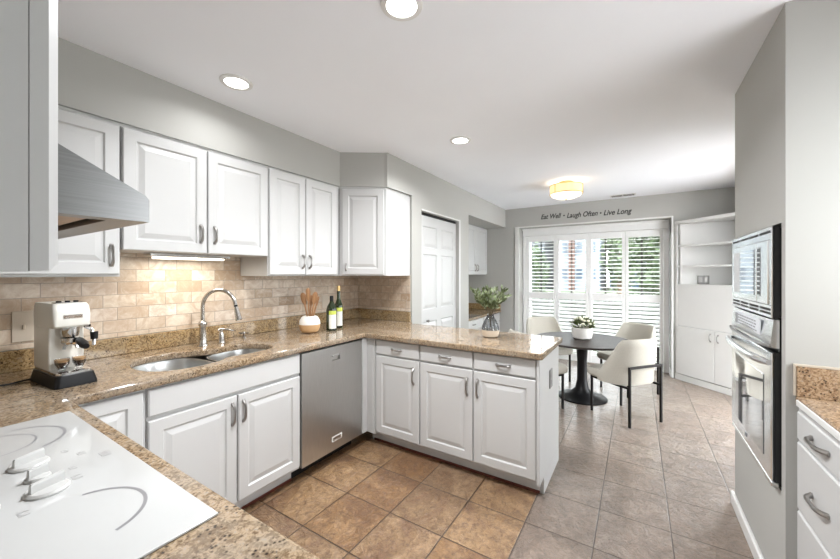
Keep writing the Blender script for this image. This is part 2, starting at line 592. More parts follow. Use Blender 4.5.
# pantry wall at YD: pier, header over door, pier, nook header
mb = MB()
mb.box((XS, YD, 0), (3.03, YD + 0.12, ZC))
mb.box((3.03, YD, 2.045), (3.918, YD + 0.12, ZC))
mb.box((3.918, YD, 0), (4.209, YD + 0.12, ZC))
struct(mb.build('wall_pantry_side', M_WALL))
sbox('wall_closet_back', (3.0, YD + 0.5, 0), (4.0, YD + 0.55, ZC), M_WALL)
mb = MB()
mb.box((4.09, YD + 0.12, 0), (4.209, 2.60, ZC))
mb.box((4.09, 2.60, 0), (6.02, 2.72, ZC))
struct(mb.build('wall_nook', M_WALL))
sbox('trim_soffit_nook', (4.209, YD, 2.17), (XW, 2.60, ZC), M_WALL)
# window wall
mb = MB()
mb.box((XW, 1.66, 0), (6.02, 2.60, ZC))
mb.box((XW, -1.27, 0), (6.02, -0.39, ZC))
mb.box((XW, -0.39, 2.145), (6.02, 1.66, ZC))
struct(mb.build('wall_window_side', M_WALL))
mb = MB()
mb.box((XW - 0.012, 1.652, 0), (XW, 1.722, 2.165), 0.003)
mb.box((XW - 0.012, -0.39, 2.145), (XW, 1.652, 2.165), 0.003)
mb.box((XW - 0.012, -0.412, 0), (XW, -0.39, 2.165), 0.003)
struct(mb.build('trim_1', M_TRIM))
# soffit over the sink-wall cabinets, with its diagonal corner
struct(MB().prism([(-0.25, YS), (-0.25, 2.235), (2.222, 2.235), (2.445, 1.912), (2.455, YD), (XS, YD), (XS, YS)], 2.166, ZC).build('trim_soffit_sink', M_WALL))
# right-hand walls; the unseen openings are added to let daylight in
mb = MB()
mb.box((0.95, -1.27, 0), (1.90, -1.15, 1.15))
mb.box((0.95, -1.27, 2.10), (1.90, -1.15, ZC))
mb.box((1.90, -1.27, 0), (3.50, -1.15, ZC))
mb.box((3.50, -1.27, 2.20), (4.90, -1.15, ZC))
mb.box((4.90, -1.27, 0), (XW, -1.15, ZC))
struct(mb.build('wall_right', M_WALL))
mb = MB()
mb.box((1.936, -1.15, 0), (1.98, YT, ZC))
mb.box((2.712, -1.15, 0), (2.772, YT, ZC))
mb.box((1.98, -1.15, 0), (2.712, YT, 0.50))
mb.box((1.98, -1.15, 1.60), (2.712, YT, ZC))
struct(mb.build('wall_oven_tower', M_WALL))
mb = MB()
mb.prism([(2.0, YT), (2.79, YT), (2.79, -0.9), (2.772, -0.9), (2.772, YT)], 0, 0.075)
mb = MB().box((1.936, YT, 0), (2.79, YT + 0.018, 0.075), 0.005)
struct(mb.build('baseboard_tower', M_TRIM))
mb = MB().box((XW - 0.014, 1.722, 0), (XW, 1.94, 0.09), 0.004)
struct(mb.build('baseboard_nook', M_TRIM))
mb = MB()
mb.box((3.918, YD - 0.012, 0), (4.209, YD, 0.09), 0.004)
mb.box((XS, YD - 0.012, 0), (3.03, YD, 0.09), 0.004)
struct(mb.build('baseboard_pantry', M_TRIM))
mb = MB()
mb.box((XW + 0.005, -0.39, 0), (5.93, -0.378, 0.09), 0.004)
struct(mb.build('baseboard_jamb', M_TRIM))

# wall tile (thin slabs set on the walls)
sbox('trim_backsplash_sink', (-0.25, 2.592, 1.018), (XS, YS, 1.54), M_TILEX)
sbox('trim_backsplash_return', (2.845, 1.905, 1.018), (XS, 2.592, 1.375), M_TILEY)

# ------------------------------------------------------------------ pantry door (bifold slab with raised panels)
def raised_panel(mb, x0, x1, z0, z1, d, g=0.012, s=0.022, dep=0.009):
    """recess and raised field on a face at out-distance d (replaces the face region)"""
    R = lambda i, o: [(x0 + i, d + o, z0 + i), (x1 - i, d + o, z0 + i), (x1 - i, d + o, z1 - i), (x0 + i, d + o, z1 - i)]
    mb.loops([R(0, 0), R(g * 0.5, -dep), R(g, -dep), R(g + s, -0.0015)], cap0=False, cap1=True)


def face_grid(mb, w, h, d, xs, zs, panels):
    """front face at out-distance d divided by xs, zs; cells in panels become raised panels"""
    for i in range(len(xs) - 1):
        for j in range(len(zs) - 1):
            if (i, j) in panels:
                raised_panel(mb, xs[i], xs[i + 1], zs[j], zs[j + 1], d, *panels[(i, j)])
            else:
                mb.f([mb.v(p) for p in ((xs[i], d, zs[j]), (xs[i + 1], d, zs[j]), (xs[i + 1], d, zs[j + 1]), (xs[i], d, zs[j + 1]))])


def slab_door(mb, w, h, t, fr, g=0.012, s=0.026, dep=0.008, edge=0.004):
    """one-panel raised door: back at out=0, face at out=t"""
    R = lambda i, o: [(i, o, i), (w - i, o, i), (w - i, o, h - i), (i, o, h - i)]
    mb.loops([R(0, 0), R(0, t - edge), R(edge, t), R(fr, t), R(fr + 0.006, t - dep), R(fr + g, t - dep), R(fr + g + s, t - 0.001)])


def plain_front(mb, w, h, t, edge=0.005):
    R = lambda i, o: [(i, o, i), (w - i, o, i), (w - i, o, h - i), (i, o, h - i)]
    mb.loops([R(0, 0), R(0, t - edge), R(edge, t)])


def pull(mb, c, L, axis='z', d=0.0, rise=0.028, r=0.0066, wide=1.0):
    """arched strap pull, centred at c=(x,z) on a face at out-distance d"""
    pts, rs = [], []
    N = 12
    for i in range(N + 1):
        t = i / N
        a = (t - 0.5) * L
        o = d + rise * (1 - (2 * t - 1) ** 4) - 0.002 * (1 - abs(2 * t - 1))
        o = max(o, d + 0.0005)
        pts.append((c[0], o, c[1] + a) if axis == 'z' else (c[0] + a, o, c[1]))
        rs.append(r * (1.35 - 0.35 * math.sin(PI * t)))
    mb.tube(pts, rs, 8, wide)
    for sg in (-1, 1):
        a = sg * L * 0.5
        b = 0.008
        if axis == 'z':
            mb.box((c[0] - b, d, c[1] + a - b), (c[0] + b, d + 0.007, c[1] + a + b), 0.002)
        else:
            mb.box((c[0] + a - b, d, c[1] - b), (c[0] + a + b, d + 0.007, c[1] + b), 0.002)


mb = MB((3.038, YD + 0.075, 0.012), (1, 0, 0), (0, -1, 0))
dw, dh, dt = 0.872, 2.0, 0.035
xs = [0, 0.085, 0.385, 0.487, 0.787, dw]
zs = [0, 0.20, 0.86, 0.99, 1.59, 1.66, 1.89, dh]
face_grid(mb, dw, dh, dt, xs, zs, {(i, j): (0.016, 0.03, 0.010) for i in (1, 3) for j in (1, 3, 5)})
mb.loops([[(0, 0, 0), (dw, 0, 0), (dw, 0, dh), (0, 0, dh)], [(0, dt, 0), (dw, dt, 0), (dw, dt, dh), (0, dt, dh)]], cap1=False)
bmesh.ops.remove_doubles(mb.bm, verts=mb.bm.verts, dist=1e-5)
door1 = struct(mb.build('door_1', M_CAB))
MB((3.20, YD + 0.04, 0.88), (1, 0, 0), (0, -1, 0)).tube([(0, 0, 0), (0, 0.012, 0), (0, 0.022, 0), (0, 0.034, 0)], [0.008, 0.008, 0.016, 0.012], 12).build('knob', M_NICKEL, door1, True)
MB().box((3.035, YD + 0.045, 2.014), (3.915, YD + 0.075, 2.044)).build('track', M_BLACK, door1)
mb = MB()
mb.box((3.03, YD - 0.006, 2.045), (3.95, YD, 2.062), 0.002)
mb.box((3.918, YD - 0.006, 0), (3.95, YD, 2.045), 0.002)
struct(mb.build('trim_2', M_TRIM))

# ------------------------------------------------------------------ cabinets
def wall_cab(label, poly, z0, z1, doors, group=None):
    """poly: footprint of the box; doors: list of (O, u, n, w, h, pullspec)"""
    cx = sum(p[0] for p in poly) / len(poly)
    cy = sum(p[1] for p in poly) / len(poly)
    t = thing('wall_cabinet', label, 'cabinet', (cx, cy, z0), 0, group)
    MB().prism(poly, z0, z1).build('cabinet_body', M_CABIN, t)
    for O, u, n, w, h, pl in doors:
        mb = MB(O, u, n)
        slab_door(mb, w, h, 0.02, 0.056)
        dr = mb.build('door', M_CAB, t)
        if pl:
            mb = MB(O, u, n)
            pull(mb, pl[0], pl[1], 'z', 0.02, pl[2] if len(pl) > 2 else 0.028)
            mb.build('handle', M_NICKEL, dr, True)
    return t


FU, FN = (1, 0, 0), (0, -1, 0)
yb = 2.247
wall_cab('tall white wall cabinet with one raised-panel door in the left corner behind the steel hood', [(-0.24, yb), (0.682, yb), (0.682, 2.585), (-0.24, 2.585)], 1.376, 2.15,
         [((0.235, yb, 1.388), FU, FN, 0.44, 0.757, ((0.408, 0.095), 0.10))], 'white wall cabinets')
wall_cab('shorter white double-door wall cabinet above the sink with the light strip under it', [(0.686, yb), (1.514, yb), (1.514, 2.585), (0.686, 2.585)], 1.5155, 2.15,
         [((0.689, yb, 1.515), FU, FN, 0.408, 0.628, ((0.372, 0.115), 0.10)), ((1.105, yb, 1.515), FU, FN, 0.404, 0.628, ((0.036, 0.115), 0.10))], 'white wall cabinets')
wall_cab('tall white double-door wall cabinet with narrow doors right of the sink', [(1.518, yb), (2.216, yb), (2.216, 2.585), (1.518, 2.585)], 1.374, 2.15,
         [((1.524, yb, 1.384), FU, FN, 0.315, 0.763, ((0.285, 0.10), 0.10)), ((1.845, yb, 1.384), FU, FN, 0.330, 0.763, ((0.032, 0.10), 0.10))], 'white wall cabinets')
a, b_ = Vector((2.226, 2.240, 0)), Vector((2.463, 1.903, 0))
du = (b_ - a).normalized()
dn = Vector((du.y, -du.x, 0))
if dn.y > 0:
    dn = -dn
wl = (b_ - a).length
wall_cab('white angled corner wall cabinet over the bottles, its single door turned diagonally', [(2.226, 2.240), (2.463, 1.903), (2.842, 1.903), (2.842, 2.585), (2.226, 2.585)], 1.372, 2.15,
         [(tuple(a + du * 0.022 + Vector((0, 0, 1.383))), du, dn, wl - 0.044, 0.757, ((0.035, 0.065), 0.055, 0.022))], 'white wall cabinets')
# scribe strip between cabinets and soffit
struct(MB().prism([(-0.25, 2.58), (-0.25, 2.252), (2.222, 2.252), (2.458, 1.912), (2.84, 1.912), (2.84, 2.58)], 2.1505, 2.166).build('trim_3', M_TOE))

# near cabinet beside the hood on the cooktop wall
t = thing('wall_cabinet', 'white wall cabinet seen edge-on at the far left, nearest the camera, next to the hood', 'cabinet', (-0.1, 0.5, 1.3925), 0, 'white wall cabinets')
MB().box((-0.245, 0.372, 1.3925), (0.045, 0.695, 2.15)).build('cabinet_body', M_CABIN, t)
MB().box((0.026, 0.3705, 1.3925), (0.045, 0.372, 2.15)).box((0.045, 0.3705, 1.3925), (0.0606, 0.695, 2.15)).build('face_frame', M_CAB, t)
mb = MB((0.0612, 0.371, 1.393), (0, 1, 0), (1, 0, 0))
slab_door(mb, 0.32, 0.765, 0.0157, 0.056, edge=0.006)
dr = mb.build('door', M_CAB, t)
mb = MB((0.0612, 0.371, 1.393), (0, 1, 0), (1, 0, 0))
pull(mb, (0.285, 0.10), 0.10, 'z', 0.0157)
mb.build('handle', M_NICKEL, dr, True)
sbox('trim_soffit_cooktop', (-0.25, 0.372, 2.166), (0.06, 2.235, ZC), M_WALL)

# under-cabinet light
t = thing('under_cabinet_light', 'lit strip light fixed under the short cabinet above the sink', 'light', (1.09, 2.45, 1.5))
MB().box((0.862, 2.38, 1.492), (1.325, 2.48, 1.515), 0.003).build('housing', M_CHROME, t)
MB().box((0.90, 2.39, 1.480), (1.29, 2.47, 1.4915), 0.002).build('diffuser', M_STRIP, t)
area_light('under_cabinet_lamp', (1.09, 2.43, 1.476), 0.38, UNDER_POWER, (1, 0.92, 0.80), (0, 0, 0), 'RECTANGLE', 0.07)


def base_cab(label, O, u, n, body, fronts, toe=None, group=None, ztop=0.873, extra=None):
    """body: list of boxes in frame coords ((x0,out0,z0),(x1,out1,z1)); fronts: (kind,x,z,w,h,pull)"""
    t = thing('base_cabinet', label, 'cabinet', O, 0, group)
    mb = MB(O, u, n)
    for A, B in body:
        mb.box(A, B)
    mb.build('cabinet_body', M_CABIN, t)
    if toe:
        MB(O, u, n).box(*toe).build('toe_kick', M_TOE, t)
    for kind, x, z, w, h, pl in fronts:
        ou = Vector(O) + Vector(u) * x + Vector((0, 0, z)) + Vector(n) * 0.0005
        mb = MB(ou, u, n)
        if kind == 'door':
            slab_door(mb, w, h, 0.02, 0.056)
        else:
            plain_front(mb, w, h, 0.02)
        p = mb.build(kind if kind in ('door', 'drawer') else 'false_front', M_CAB, t)
        if pl:
            mb = MB(ou, u, n)
            pull(mb, pl[0], pl[1], pl[2], 0.02, 0.026)
            mb.build('handle', M_NICKEL, p, True)
    return t


# sink wall bases: face plane of boxes at y=1.892, door faces at 1.872
yf = 1.892
dep = YS - yf
base_cab('white base cabinet in the inner corner by the cooktop, its door half hidden', (0.43, yf, 0), FU, FN,
         [((-0.66, -dep + 0.02, 0.105), (0.236, 0, 0.868))], [('door', 0.0, 0.126, 0.222, 0.735, None)],
         ((0.0, -0.10, 0), (0.236, -0.08, 0.104)), 'white base cabinets')
base_cab('white sink base cabinet with a blank front above two doors', (0.668, yf, 0), FU, FN,
         [((0.0, -0.010, 0.105), (0.84, 0, 0.868)), ((0.0, -dep + 0.03, 0.105), (0.84, -0.0105, 0.60))],
         [('false', 0.003, 0.738, 0.83, 0.125, None),
          ('door', 0.003, 0.126, 0.408, 0.592, ((0.382, 0.497), 0.115, 'z')),
          ('door', 0.421, 0.126, 0.412, 0.592, ((0.026, 0.497), 0.115, 'z'))],
         ((0.0, -0.10, 0), (0.84, -0.08, 0.104)), 'white base cabinets')
# cooktop-side bases
base_cab('white base cabinet carrying the cooktop, facing the room', (0.35, 1.86, 0), (0, -1, 0), (1, 0, 0),
         [((0.0, -0.58, 0.105), (1.45, 0, 0.60)), ((0.0, -0.012, 0.60), (1.45, 0, 0.868))],
         [('drawer', 0.10, 0.738, 0.66, 0.125, ((0.33, 0.062), 0.10, 'x')), ('drawer', 0.77, 0.738, 0.66, 0.125, ((0.33, 0.062), 0.10, 'x')),
          ('door', 0.10, 0.126, 0.66, 0.592, ((0.62, 0.497), 0.11, 'z')), ('door', 0.77, 0.126, 0.66, 0.592, ((0.04, 0.497), 0.11, 'z'))],
         ((0.0, -0.10, 0), (1.45, -0.08, 0.104)), 'white base cabinets')

# dishwasher
t = thing('dishwasher', 'stainless steel dishwasher between the sink cabinet and the peninsula corner', 'dishwasher', (1.81, 2.2, 0))
MB().box((1.516, 1.90, 0.10), (2.098, 2.45, 0.868)).build('tub', M_BLACK, t)
mb = MB((1.516, 1.899, 0.104), FU, FN)
dwW, dwH = 0.582, 0.756
# door with a recessed pocket grip
xs = [0, 0.262, 0.345, dwW]
zs = [0, 0.654, 0.697, dwH]
for i in range(3):
    for j in range(3):
        if (i, j) != (1, 1):
            mb.f([mb.v(p) for p in ((xs[i], 0.028, zs[j]), (xs[i + 1], 0.028, zs[j]), (xs[i + 1], 0.028, zs[j + 1]), (xs[i], 0.028, zs[j + 1]))])
R = lambda o: [(xs[1], o, zs[1]), (xs[2], o, zs[1]), (xs[2], o, zs[2]), (xs[1], o, zs[2])]
mb.loops([R(0.028), R(0.006)], cap0=False, cap1=True)
mb.loops([[(0, 0, 0), (dwW, 0, 0), (dwW, 0, dwH), (0, 0, dwH)], [(0, 0.028, 0), (dwW, 0.028, 0), (dwW, 0.028, dwH), (0, 0.028, dwH)]], cap1=False)
bmesh.ops.remove_doubles(mb.bm, verts=mb.bm.verts, dist=1e-5)
dd = mb.build('door', M_STEELD, t)
MB((1.516, 1.871, 0.118), FU, FN).box((0.268, -0.018, 0.668), (0.339, 0.002, 0.6825), 0.002).build('grip', M_STEEL, dd)
mb = MB((1.516, 1.871, 0.118), FU, FN)
mb.box((0.262, 0, 0.050), (0.362, 0.002, 0.088), 0.0008)
bd = mb.build('badge', M_WPLATE, dd)
MB((1.516, 1.869, 0.118), FU, FN).box((0.272, 0, 0.057), (0.352, 0.001, 0.081)).build('badge_face', M_STEELD, bd)
MB().box((1.516, 1.985, 0.0), (2.098, 2.005, 0.099)).build('toe_kick', M_BLACK, t)

# peninsula bases: box face at x=2.177, facing -X ; right as seen from the front is -Y
PU, PN = (0, -1, 0), (-1, 0, 0)
xf = 2.177
base_cab('single-door white base cabinet in the peninsula corner next to the dishwasher', (xf, 1.868, 0), PU, PN,
         [((0.0, -0.555, 0.105), (0.510, 0, 0.868)), ((0.0, 0.0, 0.105), (0.088, 0.017, 0.868)), ((-0.018, 0.0, 0.105), (0.0, 0.072, 0.868)), ((0.040, 0.017, 0.105), (0.066, 0.021, 0.868))],
         [('drawer', 0.096, 0.752, 0.408, 0.112, ((0.205, 0.052), 0.085, 'x')), ('door', 0.096, 0.126, 0.408, 0.612, ((0.362, 0.50), 0.115, 'z'))],
         ((-0.02, -0.10, 0), (0.510, -0.079, 0.104)), 'white base cabinets')
t = base_cab('wide white base cabinet with two drawers over two doors at the peninsula end', (xf, 1.357, 0), PU, PN,
         [((0.0, -0.555, 0.105), (0.838, 0, 0.868))],
         [('drawer', 0.003, 0.752, 0.415, 0.112, ((0.205, 0.052), 0.085, 'x')), ('drawer', 0.426, 0.752, 0.410, 0.112, ((0.205, 0.052), 0.085, 'x')),
          ('door', 0.003, 0.126, 0.415, 0.612, ((0.378, 0.50), 0.115, 'z')), ('door', 0.426, 0.126, 0.410, 0.612, ((0.030, 0.50), 0.115, 'z'))],
         ((0.0, -0.10, 0), (0.838, -0.079, 0.104)), 'white base cabinets')
mb = MB()
mb.prism([(2.262, 0.497), (2.742, 0.497), (2.742, 0.5165), (2.262, 0.5165)], 0, 0.1045)
mb.box((2.150, 0.497, 0.1045), (2.742, 0.5165, 0.868), 0.002)
mb.build('end_panel', M_CAB, t)
MB().box((2.734, 0.518, 0.0), (2.748, 1.88, 0.868)).build('back_panel', M_CAB, t)
mb = MB()
mb.box((2.247, 0.52, 0), (2.2555, 1.865, 0.018), 0.002)
mb.box((0.72, 1.966, 0), (1.508, 1.9715, 0.018), 0.002)
struct(mb.build('trim_4', M_QR))

# outlet on the peninsula end
t = thing('wall_outlet', 'small grey outlet plate on the white end panel of the peninsula', 'outlet', (2.455, 0.496, 0.683), 0, 'outlets')
MB((2.455, 0.4965, 0.683), FU, FN).box((-0.038, 0, -0.062), (0.038, 0.006, 0.062), 0.002).build('plate', M_GPLATE, t)
for zz in (-0.022, 0.022):
    MB((2.455, 0.4905, 0.683 + zz), FU, FN).box((-0.016, 0, -0.014), (0.016, 0.002, 0.014), 0.001).build('socket', M_GPLATE, t)

# ------------------------------------------------------------------ granite worktop
def smooth_poly(pts, n=4):
    """closed Catmull-Rom through pts"""
    out = []
    N = len(pts)
    for i in range(N):
        p0, p1, p2, p3 = (Vector(pts[(i + k) % N]) for k in (-1, 0, 1, 2))
        for j in range(n):
            t = j / n
            out.append(0.5 * ((2 * p1) + (-p0 + p2) * t + (2 * p0 - 5 * p1 + 4 * p2 - p3) * t * t + (-p0 + 3 * p1 - 3 * p2 + p3) * t ** 3))
    return [(v.x, v.y) for v in out]


def slab(name, outer, holes, z0, z1, bev, m, parent):
    cu = bpy.data.curves.new(name, 'CURVE')
    cu.dimensions = '2D'
    cu.fill_mode = 'BOTH'
    for loop in [outer] + holes:
        sp = cu.splines.new('POLY')
        sp.points.add(len(loop) - 1)
        for q, (x, y) in zip(sp.points, loop):
            q.co = (x, y, 0, 1)
        sp.use_cyclic_u = True
    cu.extrude = (z1 - z0) / 2 - bev
    cu.bevel_depth = bev
    cu.bevel_resolution = 2
    cu.offset = -bev
    tmp = bpy.data.objects.new(name + '_tmp', cu)
    COL.objects.link(tmp)
    dg = bpy.context.evaluated_depsgraph_get()
    dg.update()
    me = bpy.data.meshes.new_from_object(tmp.evaluated_get(dg))
    bpy.data.objects.remove(tmp)
    bpy.data.curves.remove(cu)
    me.name = name
    me.transform(Matrix.Translation((0, 0, (z0 + z1) / 2)))
    me.materials.clear()
    me.materials.append(m)
    o = bpy.data.objects.new(name, me)
    COL.objects.link(o)
    if parent:
        o.parent = parent
        me.transform(Matrix.Translation(parent.location).inverted())
    for p in me.polygons:
        p.use_smooth = True
    me.set_sharp_from_angle(angle=math.radians(30))
    return o


SINK = smooth_poly([(0.715, 2.20), (0.718, 2.06), (0.775, 1.965), (0.90, 1.925), (1.02, 1.945), (1.085, 1.985), (1.20, 1.975), (1.34, 1.985), (1.415, 2.05), (1.42, 2.17), (1.36, 2.275), (1.23, 2.29), (1.12, 2.295), (1.02, 2.355), (0.87, 2.385), (0.765, 2.33)])
top = thing('worktop', 'polished golden granite worktop running from the cooktop past the sink to the peninsula', 'countertop', (1.4, 2.0, 0.875))
CT0, CT1 = 0.8745, 0.914
outer = [(-0.245, 0.40), (0.406, 0.40), (0.406, 1.852), (2.116, 1.852), (2.116, 0.485), (2.128, 0.473), (2.758, 0.473), (2.77, 0.485), (2.77, 1.878), (2.84, 1.878), (2.84, 2.595), (-0.245, 2.595)]
COOK_HOLE = [(-0.18, 0.74), (0.335, 0.74), (0.335, 1.61), (-0.18, 1.61)]
slab('slab', outer, [list(reversed(SINK)), list(reversed(COOK_HOLE))], CT0, CT1, 0.009, M_GRAN, top)
mb = MB()
mb.box((-0.225, 2.566, 0.9145), (2.822, 2.591, 1.016), 0.003)
mb.box((2.8225, 1.892, 0.9145), (2.844, 2.591, 1.016), 0.003)
mb.box((-0.249, 0.42, 0.9145), (-0.226, 2.566, 1.016), 0.003)
mb.build('backsplash_strip', M_GRAN2, top)

# sink: two basins hung under the slab
t = thing('sink', 'undermount stainless steel double-bowl sink set into the granite', 'sink', (1.06, 2.15, 0.7))


def basin(pts, depth, drain):
    c = (sum(p[0] for p in pts) / len(pts), sum(p[1] for p in pts) / len(pts))
    sc = lambda k, z: [(c[0] + (x - c[0]) * k, c[1] + (y - c[1]) * k, z) for x, y in pts]
    mb = MB()
    mb.loops([sc(1.05, 0.872), sc(1.0, 0.872), sc(0.98, 0.860), sc(0.96, 0.872 - depth * 0.5), sc(0.92, 0.872 - depth * 0.88), sc(0.80, 0.872 - depth), sc(0.1, 0.872 - depth - 0.004)], cap0=False)
    b = mb.build('bowl', M_SINK, t, True)
    MB().lathe([(0.045, 0.872 - depth + 0.0005), (0.045, 0.872 - depth + 0.003), (0.036, 0.872 - depth + 0.004), (0.03, 0.872 - depth - 0.002)], drain, 20).build('drain', M_CHROME, b, True)


basin(smooth_poly([(0.70, 2.20), (0.705, 2.05), (0.77, 1.95), (0.90, 1.91), (1.02, 1.93), (1.062, 2.00), (1.065, 2.15), (1.05, 2.30), (1.00, 2.375), (0.87, 2.40), (0.755, 2.34)]), 0.20, (0.88, 2.16))
basin(smooth_poly([(1.105, 2.00), (1.20, 1.962), (1.34, 1.97), (1.43, 2.04), (1.436, 2.17), (1.37, 2.29), (1.23, 2.305), (1.125, 2.27), (1.10, 2.14)]), 0.16, (1.26, 2.14))

# faucet
t = thing('faucet', 'tall gooseneck pull-down kitchen faucet in brushed nickel behind the sink', 'faucet', (1.169, 2.43, 0.914))
M_FAUC = mat('faucet_nickel', (0.60, 0.58, 0.55), 0.22, metal=1.0, noise=0.02)
MB().lathe([(0.031, 0.9145), (0.031, 0.922), (0.026, 0.930), (0.024, 0.96), (0.019, 1.04), (0.021, 1.046), (0.026, 1.055), (0.026, 1.066), (0.020, 1.075), (0.0145, 1.08)], (1.169, 2.43), 20).build('base', M_FAUC, t, True)
dirn = Vector((0.115, -0.205, 0)).normalized()
Rf = 0.112
pts = [(1.169, 2.43, 1.078), (1.169, 2.43, 1.12), (1.169, 2.43, 1.172)]
for i in range(1, 15):
    a_ = PI * i / 14 * 0.96
    q = Vector((1.169, 2.43, 1.172)) + dirn * (Rf * (1 - math.cos(a_))) + Vector((0, 0, Rf * math.sin(a_)))
    pts.append(tuple(q))
MB().tube(pts, 0.0125, 14).build('neck', M_FAUC, t, True)
e = Vector(pts[-1])
dd = (Vector(pts[-1]) - Vector(pts[-2])).normalized()
MB().tube([tuple(e + dd * k) for k in (0.0, 0.012)], [0.0115, 0.0115], 14).build('collar', M_BLACK, t, True)
MB().tube([tuple(e + dd * k) for k in (0.0125, 0.03, 0.07, 0.100, 0.104)], [0.013, 0.015, 0.019, 0.0215, 0.017], 16).build('spray_head', M_FAUC, t, True)

t = thing('soap_dispenser', 'short nickel soap pump right of the faucet', 'soap dispenser', (1.29, 2.43, 0.914))
MB().lathe([(0.024, 0.9145), (0.024, 0.925), (0.019, 0.932), (0.0185, 0.975), (0.014, 0.985), (0.010, 0.99), (0.010, 1.0)], (1.29, 2.43), 18).build('base', M_FAUC, t, True)
MB().tube([(1.272, 2.437, 1.003), (1.29, 2.43, 1.006), (1.32, 2.40, 1.005), (1.345, 2.375, 0.994)], [0.008, 0.011, 0.008, 0.006], 10).build('spout', M_FAUC, t, True)
t = thing('tap_handle', 'small cross-shaped bronze tap handle on the granite right of the soap pump', 'tap handle', (1.47, 2.46, 0.914))
MB().lathe([(0.016, 0.9145), (0.016, 0.920), (0.008, 0.926), (0.008, 0.945), (0.012, 0.95), (0.010, 0.962)], (1.47, 2.46), 14).build('stem', M_NICKEL, t, True)
mb = MB()
for a_ in (0.5, 0.5 + PI / 2):
    dx, dy = 0.038 * math.cos(a_), 0.038 * math.sin(a_)
    mb.tube([(1.47 - dx, 2.46 - dy, 0.952), (1.47, 2.46, 0.955), (1.47 + dx, 2.46 + dy, 0.952)], [0.006, 0.005, 0.006], 8)
mb.build('lever', M_NICKEL, t, True)

# ------------------------------------------------------------------ cooktop
t = thing('cooktop', 'white glass electric cooktop set in the granite at the lower left', 'cooktop', (0.08, 1.18, 0.914))
ck = slab('glass_panel', [(-0.215, 0.700), (0.366, 0.700), (0.366, 1.652), (-0.215, 1.652)], [], 0.9145, 0.920, 0.002, M_COOK, t)
MB().box((-0.17, 0.75, 0.84), (0.325, 1.60, 0.9143)).build('burner_box', M_BLACK, t)


def ring(c, r, a0, a1, w_=0.0035):
    mb = MB()
    N = 40
    A = [(c[0] + (r - w_) * math.cos(a0 + (a1 - a0) * i / N), c[1] + (r - w_) * math.sin(a0 + (a1 - a0) * i / N)) for i in range(N + 1)]
    B = [(c[0] + (r + w_) * math.cos(a0 + (a1 - a0) * i / N), c[1] + (r + w_) * math.sin(a0 + (a1 - a0) * i / N)) for i in range(N + 1)]
    for i in range(N):
        q0 = [mb.v((*A[i], 0.9202)), mb.v((*B[i], 0.9202)), mb.v((*B[i + 1], 0.9202)), mb.v((*A[i + 1], 0.9202))]
        mb.f(q0)
    return mb.build('burner_mark', M_MARK, t, normals=False)


D = math.radians
ring((0.215, 0.905), 0.098, D(-75), D(75))
ring((0.195, 1.475), 0.118, D(-62), D(75))
ring((0.17, 1.475), 0.085, D(-95), D(85), 0.0022)
ring((-0.08, 0.92), 0.085, D(0), D(360))
ring((-0.08, 1.46), 0.105, D(0), D(360))
PRINT = mat('pale_print', (0.36, 0.36, 0.36), 0.4, noise=0.02)
MB().box((0.318, 1.165, 0.9201), (0.336, 1.195, 0.9205)).build('indicator_lamp', PRINT, t)
for (px_, py_, s_) in ((0.295, 1.235, 0.007), (0.262, 1.16, 0.006), (0.255, 1.10, 0.008), (0.275, 1.285, 0.006), (0.16, 1.02, 0.008), (0.12, 1.10, 0.006)):
    L_ = [(-1, -1.3), (1, -1.3), (1, -0.7), (-0.4, -0.7), (-0.4, 0.7), (1, 0.7), (1, 1.3), (-1, 1.3)]
    MB().prism([(px_ + a_ * s_, py_ + b0 * s_) for a_, b0 in L_], 0.9201, 0.9204).build('control_print', PRINT, t)
for (kx, ky, r_, ang) in ((0.208, 1.265, 0.036, 0.35), (0.205, 1.165, 0.022, 0.35), (0.205, 1.085, 0.036, 0.30), (0.105, 1.20, 0.036, 0.3), (0.105, 1.09, 0.036, 0.3)):
    k = MB().lathe([(r_, 0.9206), (r_, 0.924), (r_ * 0.9, 0.928), (r_ * 0.5, 0.930)], (kx, ky), 28).build('knob', M_KNOB, t, True)
    O = (kx, ky, 0.9301)
    u_ = (math.cos(ang), math.sin(ang), 0)
    mb = MB(O, u_, (-math.sin(ang), math.cos(ang), 0))
    mb.loops([[(-r_ * 0.80, -0.005, -0.003), (r_ * 0.80, -0.005, -0.003), (r_ * 0.80, 0.005, -0.003), (-r_ * 0.80, 0.005, -0.003)],
              [(-r_ * 0.78, -0.0038, 0.014), (r_ * 0.78, -0.0038, 0.016), (r_ * 0.78, 0.0038, 0.016), (-r_ * 0.78, 0.0038, 0.014)],
              [(-r_ * 0.74, -0.002, 0.018), (r_ * 0.74, -0.002, 0.021), (r_ * 0.74, 0.002, 0.021), (-r_ * 0.74, 0.002, 0.018)]])
    mb.build('grip', M_KNOB, k)

# ------------------------------------------------------------------ range hood
t = thing('range_hood', 'wedge-shaped stainless steel range hood over the cooktop', 'range hood', (0, 1.16, 1.478))
y0, y1 = 0.70, 1.62
prof = [(-0.247, 1.478), (-0.247, 1.82), (-0.06, 1.685), (0.247, 1.522), (0.252, 1.515), (0.252, 1.478)]
mb = MB()
rows = []
for yy in (y0, y1):
    rows.append([mb.v((x, yy, z)) for x, z in prof])
n_ = len(prof)
for i in range(n_ - 1):
    mb.f([rows[0][i], rows[0][i + 1], rows[1][i + 1], rows[1][i]])
mb.f(rows[0])
mb.f(rows[1])
